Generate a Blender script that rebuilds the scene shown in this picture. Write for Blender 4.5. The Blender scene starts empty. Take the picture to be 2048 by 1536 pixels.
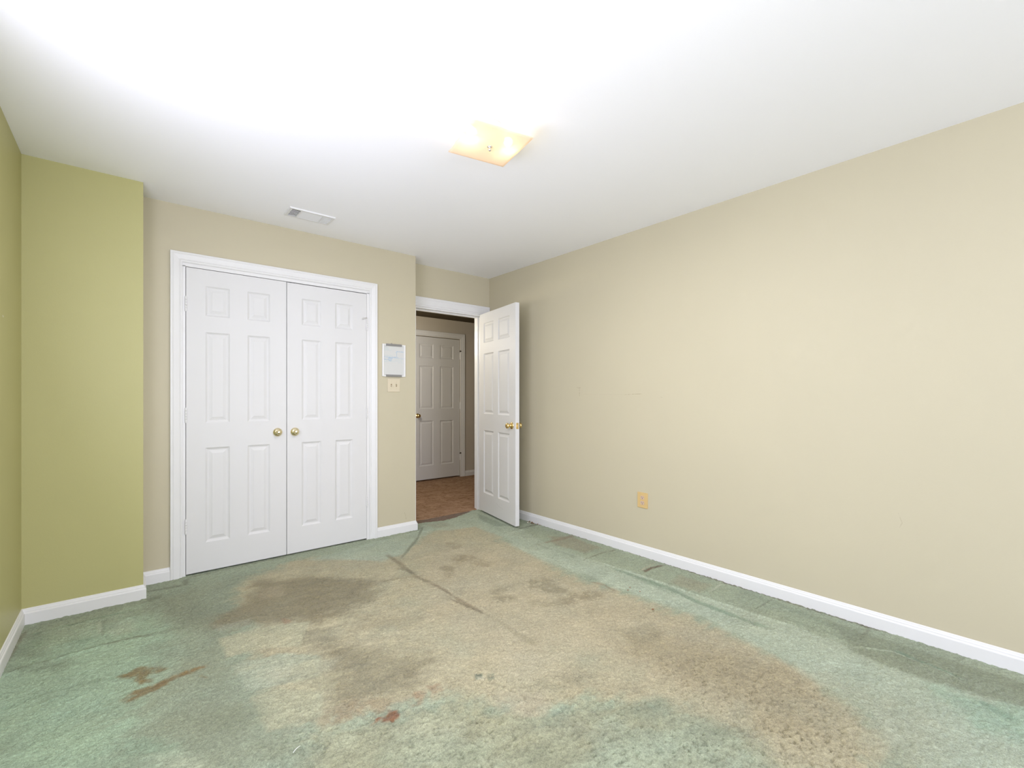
import bpy, bmesh, math, random
import numpy as np
from mathutils import Vector, Matrix
C = bpy.context.scene.collection
S = bpy.context.scene
PI = math.pi

# ------------------------------------------------------------------ camera
YAW = math.radians(39.85)
cam = bpy.data.cameras.new('camera')
cam.sensor_width = 36.0
cam.lens = 917.0 / 2048 * 36
cam.shift_y = 27.6 / 2048
cam.clip_start = 0.02
co = bpy.data.objects.new('camera', cam)
C.objects.link(co)
co.location = (0, 0, 1.1746)
co.rotation_euler = (PI / 2, 0, -YAW)
S.camera = co

# ------------------------------------------------------------------ light + exposure
S.view_settings.view_transform = 'Standard'
S.view_settings.look = 'None'
S.view_settings.exposure = 0.13
S.view_settings.gamma = 1.0
S.view_settings.use_curve_mapping = False

w = bpy.data.worlds.new('world')
S.world = w
w.use_nodes = True
w.node_tree.nodes['Background'].inputs[0].default_value = (0.80, 0.90, 1.0, 1)
w.node_tree.nodes['Background'].inputs[1].default_value = 0.6

def area(name, loc, rot, sx, sy, power, color):
    l = bpy.data.lights.new(name, 'AREA')
    l.shape = 'RECTANGLE'; l.size = sx; l.size_y = sy
    l.energy = power; l.color = color
    o = bpy.data.objects.new(name, l); C.objects.link(o)
    o.location = loc; o.rotation_euler = rot
    return o
DAY = (0.975, 0.99, 1.25)
# daylight through the windows behind the photographer
area('daylight_a', (0.55, -3.17, 1.45), (PI / 2, 0, 0), 1.25, 1.45, 47, DAY)
area('daylight_b', (1.95, -3.17, 1.45), (PI / 2, 0, 0), 1.25, 1.45, 28, DAY)
area('side_fill', (-0.375, 1.50, 1.45), (PI / 2 + 0.25, 0, -PI / 2), 1.25, 1.40, 33, DAY)  # fill light added out of view to brighten the open door and ceiling
# the photographer's flash, held up just ahead of the camera
fl = bpy.data.lights.new('flash', 'POINT'); fl.energy = 17; fl.shadow_soft_size = 0.03; fl.color = (1.0, 0.99, 0.97)
flo = bpy.data.objects.new('flash', fl); C.objects.link(flo); flo.location = (0.36, 0.48, 1.78)

hl = bpy.data.lights.new('hall_fill', 'POINT'); hl.energy = 25; hl.shadow_soft_size = 0.12; hl.color = (1.0, 0.93, 0.82)  # unseen fill light added to brighten the hallway, has no fixture
hlo = bpy.data.objects.new('hall_fill', hl); C.objects.link(hlo); hlo.location = (2.25, 4.70, 1.85)

# ------------------------------------------------------------------ helpers
def lin(c):
    out = []
    for v in c[:3]:
        v = v / 255.0
        out.append(v / 12.92 if v <= 0.04045 else ((v + 0.055) / 1.055) ** 2.4)
    return tuple(out)

def tag(o, label=None, cat=None, group=None, kind=None):
    if label: o['label'] = label
    if cat: o['category'] = cat
    if group: o['group'] = group
    if kind: o['kind'] = kind
    return o

def empty(name, loc=(0, 0, 0), rz=0.0):
    o = bpy.data.objects.new(name, None); C.objects.link(o)
    o.location = loc; o.rotation_euler = (0, 0, rz); o.empty_display_size = 0.05
    return o

def obj(name, bm, mat, parent=None, smooth=False, loc=None, rz=None):
    me = bpy.data.meshes.new(name)
    bmesh.ops.recalc_face_normals(bm, faces=bm.faces)
    bm.to_mesh(me); bm.free()
    me.materials.append(mat)
    if smooth:
        for p in me.polygons: p.use_smooth = True
    o = bpy.data.objects.new(name, me); C.objects.link(o)
    if parent: o.parent = parent
    if loc: o.location = loc
    if rz is not None: o.rotation_euler = (0, 0, rz)
    return o

def box(bm, a, b, bev=0.0, seg=2):
    x0, y0, z0 = a; x1, y1, z1 = b
    vs = [bm.verts.new(p) for p in [(x0,y0,z0),(x1,y0,z0),(x1,y1,z0),(x0,y1,z0),(x0,y0,z1),(x1,y0,z1),(x1,y1,z1),(x0,y1,z1)]]
    fs = [bm.faces.new([vs[i] for i in q]) for q in [(0,3,2,1),(4,5,6,7),(0,1,5,4),(1,2,6,5),(2,3,7,6),(3,0,4,7)]]
    if bev > 0:
        es = list({e for f in fs for e in f.edges})
        bmesh.ops.bevel(bm, geom=es, offset=bev, segments=seg, affect='EDGES', profile=0.6)
    return bm

def lathe(bm, prof, origin, axis, n=32):
    """prof: list of (distance along axis, radius)."""
    axis = Vector(axis).normalized()
    u = axis.orthogonal().normalized(); v = axis.cross(u)
    O = Vector(origin); rings = []
    for d, r in prof:
        if r < 1e-6:
            rings.append([bm.verts.new(O + axis * d)])
        else:
            rings.append([bm.verts.new(O + axis * d + (u * math.cos(2*PI*k/n) + v * math.sin(2*PI*k/n)) * r) for k in range(n)])
    for a, b in zip(rings[:-1], rings[1:]):
        if len(a) == 1 and len(b) == 1: continue
        for k in range(n):
            k2 = (k + 1) % n
            if len(a) == 1: bm.faces.new([a[0], b[k], b[k2]])
            elif len(b) == 1: bm.faces.new([a[k], b[0], a[k2]])
            else: bm.faces.new([a[k], b[k], b[k2], a[k2]])
    for rg, flip in ((rings[0], 1), (rings[-1], 0)):
        if len(rg) > 1: bm.faces.new(rg[::-1] if flip else rg)
    return bm

def sweep(bm, path, prof, closed=False):
    """Sweep an outline prof [(out, up)] along a horizontal path of (point, outward normal) with mitred ends given as full vectors."""
    rings = []
    for p, o, upv in path:
        p = Vector(p); o = Vector(o); upv = Vector(upv)
        rings.append([bm.verts.new(p + o * a + upv * b) for a, b in prof])
    n = len(prof)
    for r0, r1 in zip(rings[:-1], rings[1:]):
        for k in range(n):
            k2 = (k + 1) % n
            bm.faces.new([r0[k], r0[k2], r1[k2], r1[k]])
    bm.faces.new(rings[0][::-1]); bm.faces.new(rings[-1])
    return bm

def tube(bm, pts, r, n=8):
    pts = [Vector(p) for p in pts]; rings = []
    for i, p in enumerate(pts):
        t = (pts[min(i+1, len(pts)-1)] - pts[max(i-1, 0)]).normalized()
        u = t.orthogonal().normalized() if i == 0 else (u - t * u.dot(t)).normalized()
        v = t.cross(u)
        rings.append([bm.verts.new(p + (u*math.cos(2*PI*k/n) + v*math.sin(2*PI*k/n))*r) for k in range(n)])
    for a, b in zip(rings[:-1], rings[1:]):
        for k in range(n):
            bm.faces.new([a[k], a[(k+1)%n], b[(k+1)%n], b[k]])
    bm.faces.new(rings[0][::-1]); bm.faces.new(rings[-1])
    return bm

# ------------------------------------------------------------------ materials
class M:
    def __init__(self, name, color, rough=0.5, metallic=0.0, spec=0.5):
        self.m = bpy.data.materials.new(name); self.m.use_nodes = True
        self.nt = self.m.node_tree; self.N = self.nt.nodes; self.L = self.nt.links
        self.b = self.N['Principled BSDF']
        self.b.inputs['Base Color'].default_value = (*color, 1)
        self.b.inputs['Roughness'].default_value = rough
        self.b.inputs['Metallic'].default_value = metallic
        self.b.inputs['Specular IOR Level'].default_value = spec
        self.color = color; self.tc = self.N.new('ShaderNodeTexCoord')
        self.last = None
    def noise(self, scale, detail=3, rough=0.5, vec=None):
        n = self.N.new('ShaderNodeTexNoise'); n.inputs['Scale'].default_value = scale
        n.inputs['Detail'].default_value = detail; n.inputs['Roughness'].default_value = rough
        self.L.new(vec or self.tc.outputs['Object'], n.inputs['Vector']); return n.outputs['Fac']
    def math(self, op, a, b=None, clamp=False):
        n = self.N.new('ShaderNodeMath'); n.operation = op; n.use_clamp = clamp
        for i, x in enumerate((a, b)):
            if x is None: continue
            if isinstance(x, (int, float)): n.inputs[i].default_value = x
            else: self.L.new(x, n.inputs[i])
        return n.outputs[0]
    def mapr(self, x, a, b, c, d):
        n = self.N.new('ShaderNodeMapRange'); self.L.new(x, n.inputs[0])
        for i, v in enumerate((a, b, c, d)): n.inputs[i+1].default_value = v
        return n.outputs[0]
    def mix(self, fac, col2, op='MIX'):
        n = self.N.new('ShaderNodeMix'); n.data_type = 'RGBA'; n.blend_type = op
        if isinstance(fac, (int, float)): n.inputs[0].default_value = fac
        else: self.L.new(fac, n.inputs[0])
        if self.last is None: n.inputs[6].default_value = (*self.color, 1)
        else: self.L.new(self.last, n.inputs[6])
        if isinstance(col2, tuple): n.inputs[7].default_value = (*col2, 1)
        else: self.L.new(col2, n.inputs[7])
        self.last = n.outputs[2]
        self.L.new(self.last, self.b.inputs['Base Color'])
    def bump(self, h, strength, dist):
        n = self.N.new('ShaderNodeBump'); n.inputs['Strength'].default_value = strength
        n.inputs['Distance'].default_value = dist
        self.L.new(h, n.inputs['Height']); self.L.new(n.outputs[0], self.b.inputs['Normal'])
    def mark(self, p0, p1, width, col, op, breakup=60.0):
        """a scuff or scratch of its own shape along the segment p0-p1 (object space)"""
        vs = self.N.new('ShaderNodeVectorMath'); vs.operation = 'SUBTRACT'
        self.L.new(self.tc.outputs['Object'], vs.inputs[0]); vs.inputs[1].default_value = p0
        d = Vector(p1) - Vector(p0); L2 = max(d.length_squared, 1e-9)
        dt = self.N.new('ShaderNodeVectorMath'); dt.operation = 'DOT_PRODUCT'
        self.L.new(vs.outputs[0], dt.inputs[0]); dt.inputs[1].default_value = tuple(d / L2)
        t = self.math('ADD', dt.outputs['Value'], 0.0, True)
        sc = self.N.new('ShaderNodeVectorMath'); sc.operation = 'SCALE'
        sc.inputs[0].default_value = tuple(d); self.L.new(t, sc.inputs['Scale'])
        dd = self.N.new('ShaderNodeVectorMath'); dd.operation = 'DISTANCE'
        self.L.new(vs.outputs[0], dd.inputs[0]); self.L.new(sc.outputs[0], dd.inputs[1])
        f = self.mapr(dd.outputs['Value'], width, width * 0.35, 0, 1)
        nz = self.mapr(self.noise(breakup, 2), 0.40, 0.60, 0.15, 1)
        f = self.math('MULTIPLY', self.math('MULTIPLY', f, nz), op, True)
        self.mix(f, col)

def paint(name, rgb, rough=0.55, bump=0.12, var=0.03):
    m = M(name, rgb, rough, spec=0.3)
    n = m.mapr(m.noise(1.3, 3), 0.3, 0.7, 0, 1)
    m.mix(n, tuple(c * (1 - var) for c in rgb))
    h = m.noise(190, 3, 0.6)
    m.bump(h, bump, 0.002)
    return m

BEIGE = (0.562, 0.513, 0.360)
GREEN = (0.485, 0.462, 0.205)
m_beige = paint('beige_wall_paint', BEIGE)
m_beige_r = paint('beige_wall_paint_scuffed', BEIGE)
RW = 2.938
dk = (0.36, 0.30, 0.19)
# scuffs on the long wall (x = RW)
m_beige_r.mark((RW, 2.652, 1.262), (RW, 2.616, 1.258), 0.006, dk, 0.5, 120)
m_beige_r.mark((RW, 2.628, 1.258), (RW, 2.625, 1.190), 0.008, dk, 0.45, 120)
m_beige_r.mark((RW, 2.170, 1.199), (RW, 2.010, 1.204), 0.004, dk, 0.65, 90)
m_beige_r.mark((RW, 2.580, 1.205), (RW, 2.180, 1.200), 0.004, dk, 0.13, 90)
m_beige_r.mark((RW, 1.850, 1.180), (RW, 1.840, 1.178), 0.004, dk, 0.5, 30)
m_beige_r.mark((RW, 0.520, 0.600), (RW, 0.505, 0.555), 0.003, dk, 0.35, 50)
m_beige_r.mark((RW, 0.505, 0.555), (RW, 0.515, 0.530), 0.003, dk, 0.30, 50)
m_beige_c = paint('beige_wall_paint_closet_side', BEIGE)
m_beige_c.mark((1.868, 3.70, 0.135), (1.872, 3.70, 0.105), 0.003, dk, 0.8, 40)
m_beige_c.mark((1.858, 3.70, 0.165), (1.868, 3.70, 0.135), 0.003, dk, 0.7, 40)
m_green = paint('olive_green_wall_paint', GREEN, 0.45)
m_green_l = paint('olive_green_wall_paint_nicked', GREEN, 0.45)
m_green_l.mark((-0.43, 2.995, 1.536), (-0.43, 3.02, 1.537), 0.006, (0.7, 0.7, 0.65), 0.8, 30)
m_ceil = paint('white_ceiling_paint', (0.965, 0.965, 0.975), 0.8, 0.1, 0.01)
m_trim = paint('white_gloss_trim_paint', (0.775, 0.772, 0.745), 0.35, 0.03, 0.015)
m_door = paint('white_door_paint', (0.71, 0.707, 0.68), 0.5, 0.05, 0.02)
m_door_s = paint('white_door_paint_scuffed', (0.71, 0.707, 0.68), 0.5, 0.05, 0.02)
m_dark = M('dark_gap', (0.02, 0.018, 0.015), 0.9).m
m_hallwall = paint('hall_wall_paint', (0.60, 0.545, 0.45), 0.6)
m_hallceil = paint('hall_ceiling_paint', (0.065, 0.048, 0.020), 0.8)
m_brass = M('polished_brass', (0.83, 0.62, 0.27), 0.16, 1.0)
m_brass_p = M('pale_satin_brass', (0.86, 0.76, 0.50), 0.24, 1.0)
m_steel = M('brushed_nickel', (0.72, 0.70, 0.67), 0.3, 1.0)
m_ivory = M('ivory_plastic', (0.66, 0.585, 0.42), 0.35)
m_almond = M('yellowed_almond_plastic', (0.66, 0.47, 0.20), 0.35)
m_pinkish = M('pink_beige_receptacle_plastic', (0.62, 0.46, 0.34), 0.4)
m_tog = M('shaded_brown_plastic', (0.30, 0.22, 0.12), 0.6)
m_slot = M('dark_slot', (0.05, 0.035, 0.025), 0.7)
m_white = M('white_plastic', (0.80, 0.80, 0.77), 0.35)
m_board = M('dry_erase_surface', (0.64, 0.645, 0.605), 0.18)
m_clip = M('grey_plastic_clip', (0.24, 0.235, 0.215), 0.45)
m_ink = M('blue_marker_ink', (0.16, 0.42, 0.68), 0.5)
m_ink2 = M('pale_teal_marker_ink', (0.38, 0.58, 0.60), 0.5)
m_inkg = M('grey_marker_ink', (0.30, 0.33, 0.35), 0.5)
m_ventw = M('white_enamel_vent', (0.78, 0.78, 0.765), 0.4)

# ------------------------------------------------------------------ room shell
XL, XR, YG, YC, YD, XG = -0.430, RW, 3.456, 3.700, 3.897, 0.063
ZC = 2.44; YB = -3.20; XC = 1.965      # ceiling height, rear wall, end of closet wall
DX0, DX1, DH = 2.056, 2.846, 2.044     # doorway
CX0, CX1, CH = 0.262, 1.540, 2.074     # closet opening (rough)
HY, HZ = 5.750, 2.315                  # hall far wall, hall ceiling

def struct(name, bm, mat, label, cat, smooth=False):
    o = obj(name, bm, mat.m if isinstance(mat, M) else mat, None, smooth)
    return tag(o, label, cat, None, 'structure')

b = bmesh.new(); box(b, (XL - 0.12, 2.13, -0.05), (XL, YG + 0.3, ZC))
struct('wall_left', b, m_green_l, 'olive green wall at the far left edge running toward the camera', 'wall')
W3Y = (0.87, 2.13)
b = bmesh.new(); box(b, (XL - 0.12, YB, -0.05), (XL, W3Y[0], ZC)); box(b, (XL - 0.12, W3Y[0], -0.05), (XL, W3Y[1], 0.72)); box(b, (XL - 0.12, W3Y[0], 2.18), (XL, W3Y[1], ZC))
struct('wall_left_rear', b, m_ceil, 'white wall beside and behind the camera', 'wall')
b = bmesh.new(); box(b, (XL, YG, -0.05), (XG, YG + 1.2, ZC))
struct('wall_corner', b, m_green, 'olive green boxed-out wall section left of the closet', 'wall')
b = bmesh.new()
box(b, (XG, YC, -0.05), (CX0, YC + 0.11, ZC)); box(b, (CX1, YC, -0.05), (XC, YC + 0.11, ZC)); box(b, (CX0, YC, CH), (CX1, YC + 0.11, ZC))
box(b, (XC - 0.11, YC + 0.11, -0.05), (XC, YG + 1.2, ZC)); box(b, (XG, YG + 1.09, -0.05), (XC - 0.11, YG + 1.2, ZC))
struct('wall_closet', b, m_beige_c, 'beige wall around the white closet double doors', 'wall')
b = bmesh.new()
box(b, (XC, YD, -0.05), (DX0, YD + 0.115, ZC)); box(b, (DX1, YD, -0.05), (XR, YD + 0.115, ZC)); box(b, (DX0, YD, DH), (DX1, YD + 0.115, ZC))
struct('wall_back', b, m_beige, 'narrow beige wall over the open hallway doorway', 'wall')
b = bmesh.new(); box(b, (XR, YB, -0.05), (XR + 0.12, YD + 0.115, ZC))
struct('wall_right', b, m_beige_r, 'long bare beige wall filling the right side with faint scuffs', 'wall')
# rear wall behind the camera, two window openings
b = bmesh.new()
W1, W2, WZ0, WZ1 = (-0.08, 1.18), (1.32, 2.58), 0.72, 2.18
for x0, x1 in ((XL, W1[0]), (W1[1], W2[0]), (W2[1], XR)): box(b, (x0, YB - 0.12, -0.05), (x1, YB, ZC))
for x0, x1 in (W1, W2): box(b, (x0, YB - 0.12, -0.05), (x1, YB, WZ0)); box(b, (x0, YB - 0.12, WZ1), (x1, YB, ZC))
struct('wall_rear', b, m_ceil, 'beige wall behind the camera with two windows', 'wall')
m_glass = M('window_glass', (1, 1, 1), 0.0); m_glass.b.inputs['Transmission Weight'].default_value = 1.0
for k, (x0, x1) in enumerate((W1, W2)):
    b = bmesh.new(); y0, y1 = YB - 0.09, YB - 0.04
    box(b, (x0, y0, WZ0), (x0 + 0.05, y1, WZ1)); box(b, (x1 - 0.05, y0, WZ0), (x1, y1, WZ1))
    box(b, (x0, y0, WZ0), (x1, y1, WZ0 + 0.05)); box(b, (x0, y0, WZ1 - 0.05), (x1, y1, WZ1)); box(b, (x0, y0, 1.42), (x1, y1, 1.47))
    wo = struct('window_%d' % (k + 1), b, m_trim, 'white double-hung window behind the camera, %s one' % ('left' if k else 'right'), 'window')
    g = bmesh.new(); box(g, (x0 + 0.05, YB - 0.068, WZ0 + 0.05), (x1 - 0.05, YB - 0.062, WZ1 - 0.05)); obj('pane', g, m_glass.m, wo)
b = bmesh.new(); x0, x1 = XL - 0.09, XL - 0.04  # window added outside the view to go with the side fill light
for q in (((W3Y[0], WZ0), (W3Y[0] + 0.05, WZ1)), ((W3Y[1] - 0.05, WZ0), (W3Y[1], WZ1)), ((W3Y[0], WZ0), (W3Y[1], WZ0 + 0.05)), ((W3Y[0], WZ1 - 0.05), (W3Y[1], WZ1)), ((W3Y[0], 1.42), (W3Y[1], 1.47))):
    box(b, (x0, q[0][0], q[0][1]), (x1, q[1][0], q[1][1]))
wo = struct('window_3', b, m_trim, 'unseen white double-hung window added in the left wall for fill light', 'window')
g = bmesh.new(); box(g, (XL - 0.068, W3Y[0] + 0.05, WZ0 + 0.05), (XL - 0.062, W3Y[1] - 0.05, WZ1 - 0.05)); obj('pane', g, m_glass.m, wo)
b = bmesh.new(); box(b, (XL - 0.12, YB - 0.12, ZC), (XR + 0.12, YD + 0.115, ZC + 0.1)); box(b, (XL - 0.12, YD + 0.115, ZC), (XC, YG + 1.2, ZC + 0.1))
struct('ceiling', b, m_ceil, 'flat white ceiling above the whole bedroom', 'ceiling')

# hallway beyond the doorway
b = bmesh.new()
HD0, HD1, HDH = 3.000, 3.797, 2.045
box(b, (XC, HY, -0.05), (HD0, HY + 0.12, HZ)); box(b, (HD1, HY, -0.05), (4.045, HY + 0.12, HZ)); box(b, (HD0, HY, HDH), (HD1, HY + 0.12, HZ))
struct('wall_hall', b, m_hallwall, 'dim hallway wall holding the closed white door', 'wall')
b = bmesh.new(); box(b, (XC - 0.11, YD + 0.7, -0.05), (XC, HY + 0.12, HZ)); 
struct('wall_hall_left', b, m_hallwall, 'hidden end wall of the hallway', 'wall')
b = bmesh.new(); box(b, (4.045, HY + 0.12, -0.05), (4.165, 8.0, HZ)); box(b, (4.045, 8.0, -0.05), (5.6, 8.1, HZ)); box(b, (5.5, YD, -0.05), (5.6, 8.0, HZ)); box(b, (XR + 0.12, YD - 0.05, -0.05), (5.5, YD + 0.115, HZ))
box(b, (HD0 - 0.3, HY + 0.5, -0.05), (4.045, HY + 0.6, HZ))
struct('wall_hall_far', b, m_hallwall, 'unlit far end of the hallway seen as a dark slit', 'wall')
b = bmesh.new(); box(b, (XC - 0.11, YD + 0.115, HZ), (5.6, 8.1, HZ + 0.23))
struct('ceiling_hall', b, m_hallceil, 'dark olive-brown hallway ceiling above the far door', 'ceiling')

# ------------------------------------------------------------------ carpet
rng = np.random.default_rng(11)
def vnoise(x, y, scale, seed, octaves=1):
    """smooth value noise in [-1, 1]"""
    out = np.zeros_like(x); amp = 1.0; tot = 0
    for o in range(octaves):
        r = np.random.default_rng(seed + o * 101); G = r.uniform(-1, 1, (256, 256))
        fx = x * scale; fy = y * scale
        ix = np.floor(fx).astype(int); iy = np.floor(fy).astype(int)
        tx = fx - ix; ty = fy - iy; tx = tx*tx*(3-2*tx); ty = ty*ty*(3-2*ty)
        a = G[ix % 256, iy % 256]; bb = G[(ix+1) % 256, iy % 256]; c = G[ix % 256, (iy+1) % 256]; d = G[(ix+1) % 256, (iy+1) % 256]
        out += amp * ((a*(1-tx)+bb*tx)*(1-ty) + (c*(1-tx)+d*tx)*ty); tot += amp
        amp *= 0.55; scale *= 2.03
    return out / tot

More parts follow.
